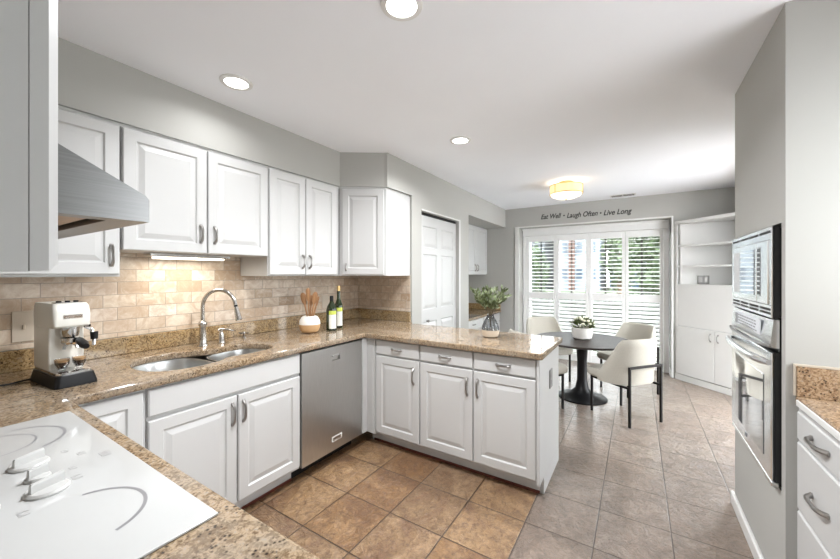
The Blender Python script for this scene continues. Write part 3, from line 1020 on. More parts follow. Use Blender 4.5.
# underside rim with a recess
inn = [(-0.20, y0 + 0.035), (0.205, y0 + 0.035), (0.205, y1 - 0.035), (-0.20, y1 - 0.035)]
out_ = [(-0.247, y0), (0.252, y0), (0.252, y1), (-0.247, y1)]
mb.loops([[(x, y, 1.478) for x, y in out_], [(x, y, 1.478) for x, y in inn], [(x, y, 1.512) for x, y in inn]], cap0=False)
bmesh.ops.remove_doubles(mb.bm, verts=mb.bm.verts, dist=1e-4)
mb.build('canopy', M_STEELH, t)
for k in range(2):
    f0 = MB().box((-0.19, y0 + 0.05 + k * 0.41, 1.483), (0.195, y0 + 0.455 + k * 0.41, 1.510), 0.003).build('filter', M_FILTER, t)
mb = MB().box((-0.247, 0.98, 1.70), (-0.05, 1.34, 2.162))
mb.build('chimney', M_STEELH, t)

# ------------------------------------------------------------------ espresso machine
ER = math.radians(4)
em = thing('espresso_machine', 'compact cream espresso machine with a black base beside the sink', 'coffee machine', (0.462, 2.17, 0.914), ER)
EO = Vector((0.460, 2.165, 0.9145))
eu = (math.cos(ER), math.sin(ER), 0)
en = (math.sin(ER), -math.cos(ER), 0)


def emb():
    return MB(EO, Vector(eu), en, 0.87)


def rrect(w_, d0, d1, r, z, n=5):
    pts = []
    for (cx_, cy_, a0) in ((w_ - r, d1 - r, 0), (-w_ + r, d1 - r, 90), (-w_ + r, d0 + r, 180), (w_ - r, d0 + r, 270)):
        for i in range(n + 1):
            a_ = D(a0 + 90 * i / n)
            pts.append((cx_ + r * math.cos(a_), cy_ + r * math.sin(a_), z))
    return pts


emb().loops([rrect(0.080, -0.155, 0.150, 0.02, 0), rrect(0.080, -0.155, 0.150, 0.02, 0.012), rrect(0.071, -0.147, 0.136, 0.02, 0.048)]).build('base', M_BLACK, em, True)
emb().loops([rrect(0.066, -0.145, 0.128, 0.018, 0.0485), rrect(0.066, -0.145, 0.128, 0.018, 0.058), rrect(0.060, -0.135, 0.120, 0.018, 0.061)]).build('drip_tray', M_CHROME, em, True)
emb().loops([rrect(0.066, -0.145, 0.035, 0.008, 0.0615), rrect(0.066, -0.145, 0.035, 0.008, 0.245)]).build('body', M_ENAMEL, em, True)
emb().loops([rrect(0.067, -0.145, 0.092, 0.014, 0.245), rrect(0.069, -0.145, 0.100, 0.014, 0.252), rrect(0.070, -0.145, 0.102, 0.014, 0.300), rrect(0.068, -0.145, 0.092, 0.016, 0.335), rrect(0.064, -0.140, 0.078, 0.016, 0.348)]).build('head', M_ENAMEL, em, True)
emb().loops([rrect(0.052, 0.005, 0.070, 0.012, 0.3485), rrect(0.050, 0.008, 0.066, 0.012, 0.3515)]).build('control_panel', M_CHROME, em, True)
for k in (-0.032, 0, 0.032):
    emb().lathe([(0.010, 0.352), (0.010, 0.357), (0.008, 0.358)], (k, 0.040), 16).build('button', M_BLACK, em, True)
mb = emb()
mb.loops([[(-0.036 + 0.0, 0.1025, 0.283), (0.036, 0.1025, 0.283), (0.036, 0.1025, 0.300), (-0.036, 0.1025, 0.300)], [(-0.034, 0.105, 0.285), (0.034, 0.105, 0.285), (0.034, 0.105, 0.298), (-0.034, 0.105, 0.298)]])
mb.build('badge', M_CHROME, em)
emb().lathe([(0.034, 0.244), (0.034, 0.225), (0.030, 0.205), (0.016, 0.200)], (0.0, 0.070), 24).build('brew_group', M_CHROME, em, True)
pf = emb().lathe([(0.036, 0.1995), (0.036, 0.180), (0.028, 0.172)], (0.0, 0.072), 24).build('portafilter', M_CHROME, em, True)
emb().tube([(0.022, 0.100, 0.188), (0.020, 0.115, 0.186), (0.016, 0.165, 0.176), (0.014, 0.195, 0.170)], [0.010, 0.015, 0.017, 0.012], 12).build('handle', M_BLACK, pf, True)
mb = emb()
mb.tube([(-0.008, 0.072, 0.172), (-0.022, 0.074, 0.162), (-0.024, 0.074, 0.150)], 0.006, 8)
mb.tube([(0.008, 0.072, 0.172), (0.022, 0.074, 0.162), (0.024, 0.074, 0.150)], 0.006, 8)
mb.build('spout', M_CHROME, pf, True)
wn_ = emb().tube([(0.060, 0.060, 0.236), (0.078, 0.075, 0.228), (0.084, 0.090, 0.20), (0.082, 0.095, 0.155)], [0.006, 0.008, 0.009, 0.007], 10).build('steam_wand', M_CHROME, em, True)
emb().tube([(0.084, 0.091, 0.215), (0.084, 0.093, 0.182)], [0.0145, 0.013], 12).build('grip', M_BLACK, wn_, True)
emb().tube([(0.0705, 0.02, 0.238), (0.079, 0.02, 0.240), (0.092, 0.02, 0.244)], [0.012, 0.016, 0.012], 12).build('steam_knob', M_BLACK, em, True)
emb().tube([(-0.06, -0.135, 0.006), (-0.10, -0.135, 0.005), (-0.16, -0.115, 0.004), (-0.24, -0.14, 0.004), (-0.34, -0.13, 0.004)], 0.004, 8).build('cord', M_BLACK, em, True)


def espresso_cup(x_, y_, lab):
    c = thing('espresso_glass', lab, 'cup', tuple(EO + Vector(eu) * x_ + Vector(en) * y_ + Vector((0, 0, 0.0615))), 0, 'espresso glasses')
    z_ = 0.0622
    emb().lathe([(0.013, z_), (0.018, z_ + 0.006), (0.026, z_ + 0.026), (0.029, z_ + 0.050), (0.0275, z_ + 0.050), (0.0245, z_ + 0.027), (0.015, z_ + 0.009)], (x_, y_), 24).build('glass', M_GLASS, c, True)
    emb().lathe([(0.0145, z_ + 0.0095), (0.0238, z_ + 0.027), (0.0255, z_ + 0.036)], (x_, y_), 24).build('coffee', M_COFFEE, c, True)
    emb().lathe([(0.0256, z_ + 0.0365), (0.0268, z_ + 0.046)], (x_, y_), 24).build('crema', M_CREMA, c, True)


espresso_cup(-0.032, 0.078, 'left espresso glass, dark coffee with tan crema, on the drip tray')
espresso_cup(0.032, 0.078, 'right espresso glass under the black filter handle on the drip tray')

# outlets on the backsplash
def wall_plate(label, x0, x1, z0, z1, m, toggles):
    t = thing('wall_outlet', label, 'outlet', ((x0 + x1) / 2, 2.591, (z0 + z1) / 2), 0, 'outlets')
    MB().box((x0, 2.586, z0), (x1, 2.5918, z1), 0.002).build('plate', m, t)
    for cx_, cz, kind in toggles:
        if kind == 'toggle':
            MB().box((cx_ - 0.005, 2.574, cz - 0.010), (cx_ + 0.005, 2.5855, cz + 0.012), 0.002).build('toggle', m, t)
        else:
            MB().box((cx_ - 0.017, 2.5835, cz - 0.014), (cx_ + 0.017, 2.5855, cz + 0.014), 0.001).build('socket', m, t)


wall_plate('ivory switch plate with a single toggle on the tile left of the coffee machine', 0.368, 0.446, 1.052, 1.205, M_IVORY, [(0.407, 1.125, 'toggle')])
wall_plate('beige outlet plate on the tile behind the bottles', 2.335, 2.415, 1.055, 1.18, M_IVORY, [(2.375, 1.095, 's'), (2.375, 1.14, 's')])

# ------------------------------------------------------------------ utensil crock and bottles
cx0, cy0 = 1.90, 2.25
t = thing('utensil_crock', 'round two-tone crock, white above and tan below, holding wooden spoons', 'crock', (cx0, cy0, 0.914))
MB().lathe([(0.045, 0.9145), (0.066, 0.925), (0.080, 0.955), (0.0835, 0.983)], (cx0, cy0), 32).build('lower_bowl', M_CERT, t, True)
MB().lathe([(0.0835, 0.9835), (0.080, 1.012), (0.064, 1.040), (0.048, 1.050), (0.043, 1.049), (0.055, 1.035), (0.070, 1.008), (0.072, 0.990)], (cx0, cy0), 32, cap0=False).build('upper_bowl', M_CERW, t, True)
rgt = Vector((0.5318, -0.847, 0))


def utensil(kind, lab, off, lean, H_, wd, dp=0.0):
    b0 = Vector((cx0, cy0, 0.99)) + rgt * (off * 0.25)
    t0 = Vector((cx0, cy0, H_)) + rgt * (off + lean)
    back = Vector((0.65, 0.76, 0))
    b0 = b0 + back * dp * 0.5
    t0 = t0 + back * dp
    d = (t0 - b0)
    o = thing('wooden_' + kind, lab, kind, tuple(b0), 0, 'wooden utensils')
    MB().tube([tuple(b0 + d * k) for k in (0, 0.3, 0.6)], [0.006, 0.006, 0.007], 8).build('handle', M_WOODU, o, True)
    mb = MB()
    L = []
    nn = d.normalized()
    sx = rgt - nn * rgt.dot(nn)
    sx.normalize()
    sy = nn.cross(sx)
    for k, ww in ((0.601, 0.30), (0.68, 0.75), (0.78, 1.0), (0.9, 0.98), (0.97, 0.7), (1.0, 0.3)):
        q = b0 + d * k
        L.append([tuple(q + sx * (wd * ww * math.cos(2 * PI * i / 12)) + sy * (0.006 * math.sin(2 * PI * i / 12))) for i in range(12)])
    mb.loops(L)
    mb.build('blade', M_WOODU, o, True)


utensil('spoon', 'wooden spoon standing far left in the crock', -0.040, -0.020, 1.235, 0.023, 0.03)
utensil('spatula', 'tallest wooden spatula in the crock', -0.012, -0.004, 1.275, 0.020, -0.012)
utensil('turner', 'short wooden turner in the middle of the crock', 0.008, 0.006, 1.215, 0.016, 0.028)
utensil('ladle', 'broad wooden spoon head leaning right in the crock', 0.030, 0.018, 1.245, 0.022, -0.016)
utensil('stick', 'thin wooden stirrer at the right rim of the crock', 0.046, 0.028, 1.205, 0.010, 0.03)


def bottle(lab, x_, y_, R_, zs_, neck_r, ztop, foil, lime):
    t = thing('bottle', lab, 'bottle', (x_, y_, 0.914), 0, 'bottles')
    prof_ = [(R_ * 0.9, 0.9145), (R_, 0.92), (R_, zs_), (R_ * 0.85, zs_ + 0.03), (neck_r * 1.15, zs_ + 0.07), (neck_r, zs_ + 0.09), (neck_r, ztop - 0.045)]
    MB().lathe(prof_, (x_, y_), 26).build('body', M_BOTTLE, t, True)
    MB().lathe([(neck_r * 1.1, ztop - 0.0445), (neck_r * 1.12, ztop - 0.004), (neck_r * 0.9, ztop)], (x_, y_), 18).build('cap', foil, t, True)
    a0 = math.atan2(-y_, -x_) + 0.25
    for m_, za, zb, nm in ((M_LABELW, 0.935, zs_ - 0.035, 'label'), (lime, zs_ - 0.034, zs_ - 0.002, 'label_band')):
        mb = MB()
        N = 12
        L0 = [(x_ + (R_ + 0.0008) * math.cos(a0 + (i / N - 0.5) * 1.5), y_ + (R_ + 0.0008) * math.sin(a0 + (i / N - 0.5) * 1.5)) for i in range(N + 1)]
        L1 = [(x_ + (R_ - 0.0005) * math.cos(a0 + (i / N - 0.5) * 1.5), y_ + (R_ - 0.0005) * math.sin(a0 + (i / N - 0.5) * 1.5)) for i in range(N, -1, -1)]
        mb.prism(L0 + L1, za, zb)
        mb.build(nm, m_, t)


bottle('shorter dark green bottle with a white label, in front', 2.065, 2.175, 0.044, 1.085, 0.014, 1.205, M_BLACK, M_LABELG)
bottle('taller dark green wine bottle with a gold neck, behind the shorter one', 2.205, 2.235, 0.038, 1.095, 0.014, 1.283, M_FOIL, M_LABELG)

# ------------------------------------------------------------------ vase of stems on the peninsula
vx_, vy_ = 2.50, 0.94
t = thing('vase', 'ribbed smoky glass vase with a beige foot on the peninsula', 'vase', (vx_, vy_, 0.914))
MB().lathe([(0.042, 0.9145), (0.058, 0.922), (0.064, 0.950), (0.0645, 0.968)], (vx_, vy_), 32).build('foot', mat('beige_foot', (0.66, 0.55, 0.43), 0.5, noise=0.05), t, True)
vp = [(0.0645, 0.9685), (0.060, 0.995), (0.046, 1.03), (0.028, 1.06), (0.022, 1.075), (0.025, 1.085)]
MB().lathe(vp, (vx_, vy_), 32, cap1=False).build('glass_body', M_VASE, t, True)
for k in range(14):
    a_ = 2 * PI * k / 14
    MB().tube([(vx_ + (r + 0.0003) * math.cos(a_), vy_ + (r + 0.0003) * math.sin(a_), z) for r, z in vp], 0.0018, 6).build('rib', M_VASED, t, True)
t = thing('leafy_stems', 'spray of olive green leafy stems standing in the smoky vase', 'foliage', (vx_, vy_, 0.98))
random.seed(11)
for k in range(17):
    a_ = 2 * PI * k / 17 + random.uniform(-0.2, 0.2)
    r_ = random.uniform(0.05, 0.165)
    H_ = random.uniform(1.20, 1.31) - r_ * 0.35
    b0 = Vector((vx_, vy_, 0.985))
    b1 = Vector((vx_ + 0.012 * math.cos(a_), vy_ + 0.012 * math.sin(a_), 1.085))
    b2 = Vector((vx_ + r_ * 0.55 * math.cos(a_), vy_ + r_ * 0.55 * math.sin(a_), (1.085 + H_) / 2 + 0.02))
    b3 = Vector((vx_ + r_ * math.cos(a_), vy_ + r_ * math.sin(a_), H_))
    ps = [b0, b1, b2, b3]
    st = MB().tube([tuple(p) for p in ps], [0.002, 0.002, 0.0016, 0.001], 5).build('stem', M_STEM, t)
    mb = MB()
    mb.mats = [None, M_LEAF, M_LEAFP]
    for s_ in range(46):
        q = random.uniform(0.0, 1.05)
        p = b1.lerp(b2, q * 2) if q < 0.5 else b2.lerp(b3, q * 2 - 1)
        if q < 0.25:
            continue
        mb.mi = 1 if random.random() < 0.6 else 2
        dv = (b3 - b1).normalized() + Vector((random.uniform(-1, 1), random.uniform(-1, 1), random.uniform(-0.5, 0.8))) * 0.9
        mb.leaf(p, dv, random.uniform(0.028, 0.048), random.uniform(0.006, 0.010))
    lf = mb.build('leaves', None, t, normals=False)

# ------------------------------------------------------------------ study nook
wall_cab('small white wall cabinet hanging in the recessed desk nook', [(4.72, 2.225), (XW - 0.004, 2.225), (XW - 0.004, 2.592), (4.72, 2.592)], 1.376, 2.166,
         [((4.73, 2.225, 1.386), FU, FN, 0.485, 0.77, ((0.44, 0.10), 0.10)), ((5.222, 2.225, 1.386), FU, FN, 0.48, 0.77, ((0.04, 0.10), 0.10))], 'white wall cabinets')
t = thing('desk_top', 'granite desk top in the recessed nook behind the vase', 'countertop', (4.96, 2.25, 0.735))
MB().box((4.215, 1.955, 0.735), (XW - 0.006, 2.592, 0.77), 0.005).build('slab', M_GRAN, t)
mb = MB()
mb.box((4.215, 2.572, 0.7705), (XW - 0.03, 2.594, 0.87), 0.003)
mb.box((XW - 0.028, 1.965, 0.7705), (XW - 0.005, 2.594, 0.87), 0.003)
mb.build('backsplash_strip', M_GRAN2, t)
base_cab('white desk base cabinet under the nook granite', (4.22, 1.995, 0), FU, FN,
         [((0.0, -0.58, 0.105), (1.485, 0, 0.732))],
         [('drawer', 0.01, 0.60, 0.72, 0.125, ((0.36, 0.062), 0.085, 'x')), ('drawer', 0.75, 0.60, 0.72, 0.125, ((0.36, 0.062), 0.085, 'x')),
          ('door', 0.01, 0.126, 0.72, 0.455, ((0.68, 0.38), 0.10, 'z')), ('door', 0.75, 0.126, 0.72, 0.455, ((0.04, 0.38), 0.10, 'z'))],
         ((0.0, -0.10, 0), (1.485, -0.08, 0.104)), 'white base cabinets')

# ------------------------------------------------------------------ window: shutters, valance, sliding door
t = thing('shutter_valance', 'white crown-moulded valance box above the shutters', 'valance', (5.93, 0.645, 2.02))
YL, YR = 1.652, -0.378
mb = MB()
mb.box((5.895, YR + 0.012, 2.025), (5.985, YL - 0.012, 2.112))
mb.build('fascia', M_SHUT, t)
mb = MB()
pr = [(5.895, 2.1125), (5.885, 2.1125), (5.865, 2.140), (5.985, 2.140), (5.985, 2.1125)]
mb.loops([[(x, YR + 0.006, z) for x, z in pr], [(x, YL - 0.006, z) for x, z in pr]])
mb.build('crown', M_SHUT, t)
mb = MB()
mb.box((5.945, 1.592, 0.0), (5.985, 1.648, 2.024), 0.003)
mb.box((5.945, -0.376, 0.0), (5.985, -0.318, 2.024), 0.003)
mb.build('side_frame', M_SHUT, t)

edges = [1.590, 1.113, 0.640, 0.148, -0.316]
spot = ['leftmost of the four', 'second from the left of the four', 'third from the left of the four', 'rightmost of the four']
for k in range(4):
    ya, yb_ = edges[k] - 0.002, edges[k + 1] + 0.002
    sh = thing('plantation_shutter', 'white louvred shutter panel, ' + spot[k], 'shutter', (5.965, (ya + yb_) / 2, 0.01), 0, 'plantation shutters')
    stl = 0.040
    for A, B in (((5.948, yb_, 0.012), (5.980, yb_ + stl, 2.022)), ((5.948, ya - stl, 0.012), (5.980, ya, 2.022))):
        MB().box(A, B, 0.003).build('stile', M_SHUT, sh)
    for za, zb in ((1.925, 2.022), (0.975, 1.085), (0.012, 0.13)):
        MB().box((5.948, yb_ + stl + 0.0005, za), (5.980, ya - stl - 0.0005, zb), 0.003).build('rail', M_SHUT, sh)
    for z0_, z1_, nl, tilt in ((1.09, 1.92, 14, 9), (0.135, 0.97, 14, 34)):
        pit = (z1_ - z0_) / nl
        for q in range(nl):
            zc_ = z0_ + pit * (q + 0.5)
            ct, sn = math.cos(D(tilt)), math.sin(D(tilt))
            pts = [(-0.031, 0), (-0.015, 0.0042), (0.015, 0.0042), (0.031, 0), (0.015, -0.0042), (-0.015, -0.0042)]
            # room edge lower
            P_ = [(5.964 + a_ * ct - b0 * sn, zc_ + a_ * sn + b0 * ct) for a_, b0 in pts]
            MB().loops([[(x, yb_ + stl + 0.002, z) for x, z in P_], [(x, ya - stl - 0.002, z) for x, z in P_]]).build('louvre', M_SHUT, sh)

# exterior wall shell and sliding door beyond the shutters
mb = MB()
mb.box((6.02, -1.27, 0), (6.20, -0.36, ZC))
mb.box((6.02, 1.62, 0), (6.20, 2.72, ZC))
mb.box((6.02, -0.36, 2.10), (6.20, 1.62, ZC))
struct(mb.build('wall_exterior', M_TRIM))
wd_ = struct(MB().box((6.07, -0.355, 0.002), (6.16, -0.30, 2.095)).box((6.07, 1.56, 0.002), (6.16, 1.615, 2.095)).box((6.07, -0.30, 2.03), (6.16, 1.56, 2.095)).box((6.07, -0.30, 0.002), (6.16, 1.56, 0.05)).box((6.07, 0.60, 0.05), (6.16, 0.68, 2.03)).build('window_1', M_SHUT))
MB().box((6.113, -0.30, 0.05), (6.119, 0.60, 2.03)).build('pane', M_PANE, wd_)
MB().box((6.113, 0.68, 0.05), (6.119, 1.56, 2.03)).build('pane', M_PANE, wd_)
mb = MB()
for yy in (1.385, 0.905, 0.415, -0.06):
    mb.box((6.098, yy - 0.011, 0.05), (6.112, yy + 0.011, 2.03))
mb.build('muntin', M_DARKFR, wd_)

# lettering above the window
lt = thing('wall_lettering', 'black italic wall lettering reading Eat Well, Laugh Often, Live Long above the window', 'lettering', (XW, 0.68, 2.26))


def words(txt, y_start, size, zb, parent, name, width=None):
    cu = bpy.data.curves.new('t', 'FONT')
    cu.body = txt
    cu.size = size
    cu.shear = 0.28
    cu.extrude = 0.0008
    cu.offset = 0.0021
    tmp = bpy.data.objects.new('t', cu)
    COL.objects.link(tmp)
    dg = bpy.context.evaluated_depsgraph_get()
    dg.update()
    me = bpy.data.meshes.new_from_object(tmp.evaluated_get(dg))
    bpy.data.objects.remove(tmp)
    wdt = max(v.co.x for v in me.vertices) - min(v.co.x for v in me.vertices)
    sx_ = (width / wdt) if width else 1
    x0 = min(v.co.x for v in me.vertices)
    for v in me.vertices:
        x, y, z = v.co
        v.co = Vector((XW - 0.0012 - z - parent.location.x, y_start - (x - x0) * sx_ - parent.location.y, zb + y - parent.location.z))
    me.materials.clear()
    me.materials.append(M_LETTER)
    o = bpy.data.objects.new(name, me)
    COL.objects.link(o)
    o.parent = parent
    return o


LS = 0.105
words('Eat Well', 1.302, LS, 2.262, lt, 'words', 0.305)
words('Laugh Often', 0.915, LS, 2.252, lt, 'words', 0.425)
words('Live Long', 0.415, LS, 2.246, lt, 'words', 0.355)
for yy, zz in ((0.957, 2.292), (0.452, 2.284)):
    MB((XW, yy, zz), (0, -1, 0), (-1, 0, 0)).tube([(0, 0.0005, 0), (0, 0.002, 0)], 0.012, 12).build('bullet', M_LETTER, lt)

# ------------------------------------------------------------------ diagonal corner bookcase
A0 = Vector((5.700, -0.432, 0))
bu = Vector((-1, -1, 0)).normalized()
bn = Vector((-1, 1, 0)).normalized()
bk = thing('corner_bookcase', 'tall white built-in corner bookcase with open shelves over two doors', 'bookcase', tuple(A0))


def bmb(o=0):
    return MB(A0 + bn * o, bu, bn)


Wb = 0.985
tri = [(0, 0), (Wb, 0), (Wb - 0.02, -0.02), (Wb * 0.5 + 0.02, -Wb * 0.5 + 0.02), (0.02, -0.02)]


def tri_slab(z0_, z1_, d_=0.0, inset=0.0):
    P_ = [(inset, d_), (Wb - inset, d_), (Wb * 0.5, -Wb * 0.5 + 0.03 + inset)]
    return bmb().loops([[(x, y, z0_) for x, y in P_], [(x, y, z1_) for x, y in P_]])


tri_slab(2.045, 2.083, 0.012).build('top_panel', M_TRIM, bk)
for z_ in (1.742, 1.476, 1.232):
    tri_slab(z_, z_ + 0.022, 0.0, 0.03).build('shelf', M_TRIM, bk)
mb = bmb()
mb.box((0.0, -0.012, 0.0), (0.028, 0.0, 2.044))
mb.box((Wb - 0.028, -0.012, 0.0), (Wb, 0.0, 2.044))
mb.build('side_stile', M_TRIM, bk)
mb = bmb()
# back panels along the two walls
for P_ in ([(0.03, -0.032), (0.045, -0.032), (Wb * 0.5, -Wb * 0.5 + 0.045), (Wb * 0.5, -Wb * 0.5 + 0.03)], [(Wb - 0.03, -0.032), (Wb - 0.045, -0.032), (Wb * 0.5, -Wb * 0.5 + 0.045), (Wb * 0.5, -Wb * 0.5 + 0.03)]):
    mb.loops([[(x, y, 0.75) for x, y in P_], [(x, y, 2.044) for x, y in P_]])
mb.build('back_panel', M_TRIM, bk)
bmb().box((0.029, -0.014, 0.712), (Wb - 0.029, -0.002, 1.231)).build('fold_down_panel', M_TRIM, bk)
tri_slab(0.09, 0.709, -0.003, 0.029).build('cabinet_body', M_CABIN, bk)
for x_, w_, hx in ((0.030, 0.468, 0.43), (0.502, 0.455, 0.045)):
    mb = MB(A0 + bu * x_ - bn * 0.002 + Vector((0, 0, 0.085)), bu, bn)
    plain_front(mb, w_, 0.622, 0.018, 0.003)
    dr = mb.build('door', M_TRIM, bk)
    mb = MB(A0 + bu * x_ - bn * 0.002 + Vector((0, 0, 0.085)), bu, bn)
    pull(mb, (hx, 0.535), 0.085, 'z', 0.018, 0.024, 0.004)
    mb.build('handle', M_NICKEL, dr, True)
bmb().box((0.0, 0.0, 0.0), (Wb, 0.012, 0.075), 0.002).build('plinth', M_TRIM, bk)
t = thing('wall_outlet', 'grey double outlet plate at the back of the bookcase shelf', 'outlet', tuple(A0 + bu * 0.35 + Vector((0, 0, 1.30))), 0, 'outlets')
mb = MB(A0 + bu * 0.22 - bn * 0.185 + Vector((0, 0, 1.312)), (0, -1, 0), (-1, 0, 0))
mb.box((-0.06, 0, -0.055), (0.06, 0.006, 0.055), 0.002)
mb.build('plate', M_GPLATE, t)
for k in (-0.026, 0.026):
    MB(A0 + bu * 0.22 - bn * 0.185 + Vector((-0.0065, 0, 1.312)), (0, -1, 0), (-1, 0, 0)).box((k - 0.014, 0, -0.03), (k + 0.014, 0.002, 0.03)).build('socket', M_NICKEL, t)

# ------------------------------------------------------------------ microwave and wall oven (face out = +Y)
OU, ON = (-1, 0, 0), (0, 1, 0)
OX = 2.684           # left edge seen from the front is at larger X
OW = 0.698
M_OVEN = brushed('bright_steel', (0.78, 0.79, 0.80), 0.20, (160, 160, 2))
M_OVSIDE = mat('oven_side_black', (0.010, 0.010, 0.011), 0.4, noise=0.05)


def omb(z=0, o=0):
    return MB((OX, YT + o, z), OU, ON)


mw = thing('microwave', 'built-in stainless microwave at the top of the oven tower', 'microwave', (2.345, -0.75, 1.205))
omb().box((0.004, -0.40, 1.212), (OW - 0.004, 0.004, 1.58)).build('body', M_OVSIDE, mw)
mb = omb(0, 0.0045)
mb.box((0, 0, 1.205), (OW, 0.017, 1.588))
# frame face with vents
mb.build('surround', M_OVSIDE, mw)
fm = omb(0, 0.022)
fm.box((0, 0, 1.205), (OW, 0.006, 1.258), 0.002)
fm.box((0, 0, 1.5355), (OW, 0.006, 1.588), 0.002)
fm.box((0, 0, 1.2585), (0.035, 0.006, 1.535), 0.002)
fm.box((OW - 0.035, 0, 1.2585), (OW, 0.006, 1.535), 0.002)
fm.build('trim_frame', M_OVEN, mw)
for k in range(4):
    for z_ in (1.562, 1.219, 1.235):
        omb(0, 0.0285).box((0.03 + k * 0.17, 0, z_), (0.17 + k * 0.17, 0.0012, z_ + 0.010)).build('vent_slot', M_DARK, mw)
dr = omb(0, 0.022).box((0.037, 0, 1.2595), (0.500, 0.010, 1.534), 0.003).build('door', M_OVEN, mw)
omb(0, 0.0325).box((0.075, 0, 1.29), (0.465, 0.0015, 1.505)).build('window', M_DGLASS, dr)
cp = omb(0, 0.022).box((0.503, 0, 1.2595), (OW - 0.037, 0.010, 1.534), 0.003).build('control_panel', M_OVEN, mw)
omb(0, 0.0325).box((0.518, 0, 1.29), (0.560, 0.0012, 1.51)).build('display', M_DGLASS, cp)

ov = thing('wall_oven', 'built-in stainless wall oven with a glass door below the microwave', 'oven', (2.345, -0.75, 0.51))
omb().box((0.004, -0.52, 0.515), (OW - 0.004, 0.004, 1.198)).build('body', M_OVSIDE, ov)
mb = omb(0, 0.0045)
mb.box((0, 0, 0.53), (OW, 0.015, 1.065))
mb.build('surround', M_OVSIDE, ov)
# bowed control panel
mb = omb()
N = 10
L = []
for z_, o0, o1 in ((1.083, 0.0045, 0.024), (1.100, 0.0045, 0.032), (1.200, 0.0045, 0.022)):
    row = [(OW * i / N, o1 + 0.010 * math.sin(PI * i / N), z_) for i in range(N + 1)]
    L.append(row + [(OW, o0, z_), (0, o0, z_)])
mb.loops(L)
cp = mb.build('control_panel', M_OVEN, ov, True)
mb = omb(0, 0.034)
mb.box((0.13, 0.0, 1.120), (0.58, 0.004, 1.185))
dsp = mb.build('display', M_CLOCK, cp)
mb = omb(0, 0.0385)
random.seed(3)
for r_ in range(4):
    x_ = 0.20
    while x_ < 0.52:
        wl_ = random.uniform(0.012, 0.035)
        mb.box((x_, 0, 1.128 + r_ * 0.014), (x_ + wl_, 0.0008, 1.128 + r_ * 0.014 + 0.006))
        x_ += wl_ + 0.014
mb.box((0.14, 0, 1.125), (0.185, 0.0008, 1.18))
mb.build('display_marks', M_MARK, dsp)
# chrome lip handle of the panel
pts = [(OW * i / 14, 0.034 + 0.030 * math.sin(PI * i / 14), 1.088) for i in range(15)]
omb().tube(pts, [0.006] + [0.010] * 13 + [0.006], 10, 0.7).build('lip_rail', M_NICKEL, ov, True)
# oven door with sloped top and bowed handle
mb = omb()
mb.box((0, 0.020, 0.532), (OW, 0.030, 1.062), 0.004)
dr = mb.build('door', M_OVEN, ov)
omb(0, 0.0305).box((0.10, 0, 0.60), (0.60, 0.0016, 0.95)).build('window', M_DGLASS, dr)
pts = [(OW * i / 14, 0.036 + 0.040 * math.sin(PI * i / 14) ** 0.6, 1.022) for i in range(15)]
omb().tube(pts, [0.010] + [0.014] * 13 + [0.010], 12, 1.2).build('handle', M_OVEN, dr, True)
omb(0, 0.0305).box((0.30, 0, 0.565), (0.325, 0.0015, 0.585)).build('badge', M_MARK, dr)
omb().box((0.0, 0.0045, 0.508), (OW, 0.028, 0.528), 0.003).build('bottom_trim', M_STEEL, ov)

# ------------------------------------------------------------------ right-hand counter
RX = 1.93
base_cab('white drawer base cabinet at the right edge, beside the oven tower', (RX, -0.535, 0), OU, ON,
         [((0.0, -0.60, 0.105), (0.95, 0, 0.872))],
         [('drawer', 0.055, 0.765, 0.43, 0.106, ((0.20, 0.056), 0.125, 'x')), ('drawer', 0.055, 0.502, 0.43, 0.254, ((0.20, 0.120), 0.125, 'x')), ('drawer', 0.055, 0.126, 0.43, 0.368, ((0.20, 0.23), 0.125, 'x')),
          ('drawer', 0.50, 0.765, 0.44, 0.106, ((0.22, 0.060), 0.125, 'x')), ('drawer', 0.50, 0.502, 0.44, 0.254, ((0.22, 0.120), 0.125, 'x')), ('drawer', 0.50, 0.126, 0.44, 0.368, ((0.22, 0.23), 0.125, 'x'))],
         ((0.0, -0.10, 0), (0.95, -0.08, 0.104)), 'white base cabinets')
M_GRAN3 = granite('granite_rose', (0.3312, 0.2254, 0.1384), (0.2024, 0.1196, 0.0649), (0.024, 0.016, 0.012), (0.3312, 0.2852, 0.2335), rough=0.1)
t = thing('worktop', 'short granite worktop at the right edge against the oven tower', 'countertop', (1.45, -0.8, 0.875))
MB().box((0.975, -1.145, 0.8745), (RX + 0.003, -0.526, 0.914), 0.004).build('slab', M_GRAN3, t)
MB().box((0.975, -0.5258, 0.882), (RX - 0.03, -0.519, 0.906), 0.002).build('edge_glare', M_TRIM, t)  # white strip standing in for glare on the granite front edge
MB().box((1.914, -1.12, 0.9145), (1.9345, -0.526, 1.030), 0.002).box((0.975, -1.147, 0.9145), (1.9135, -1.125, 1.030), 0.002).build('backsplash_strip', M_GRAN3, t)
MB().box((1.918, -0.5255, 0.9145), (1.9345, -0.520, 1.038), 0.001).box((1.924, -1.12, 1.0305), (1.9345, -0.5258, 1.038), 0.001).build('edge_trim', M_IVORY, t)

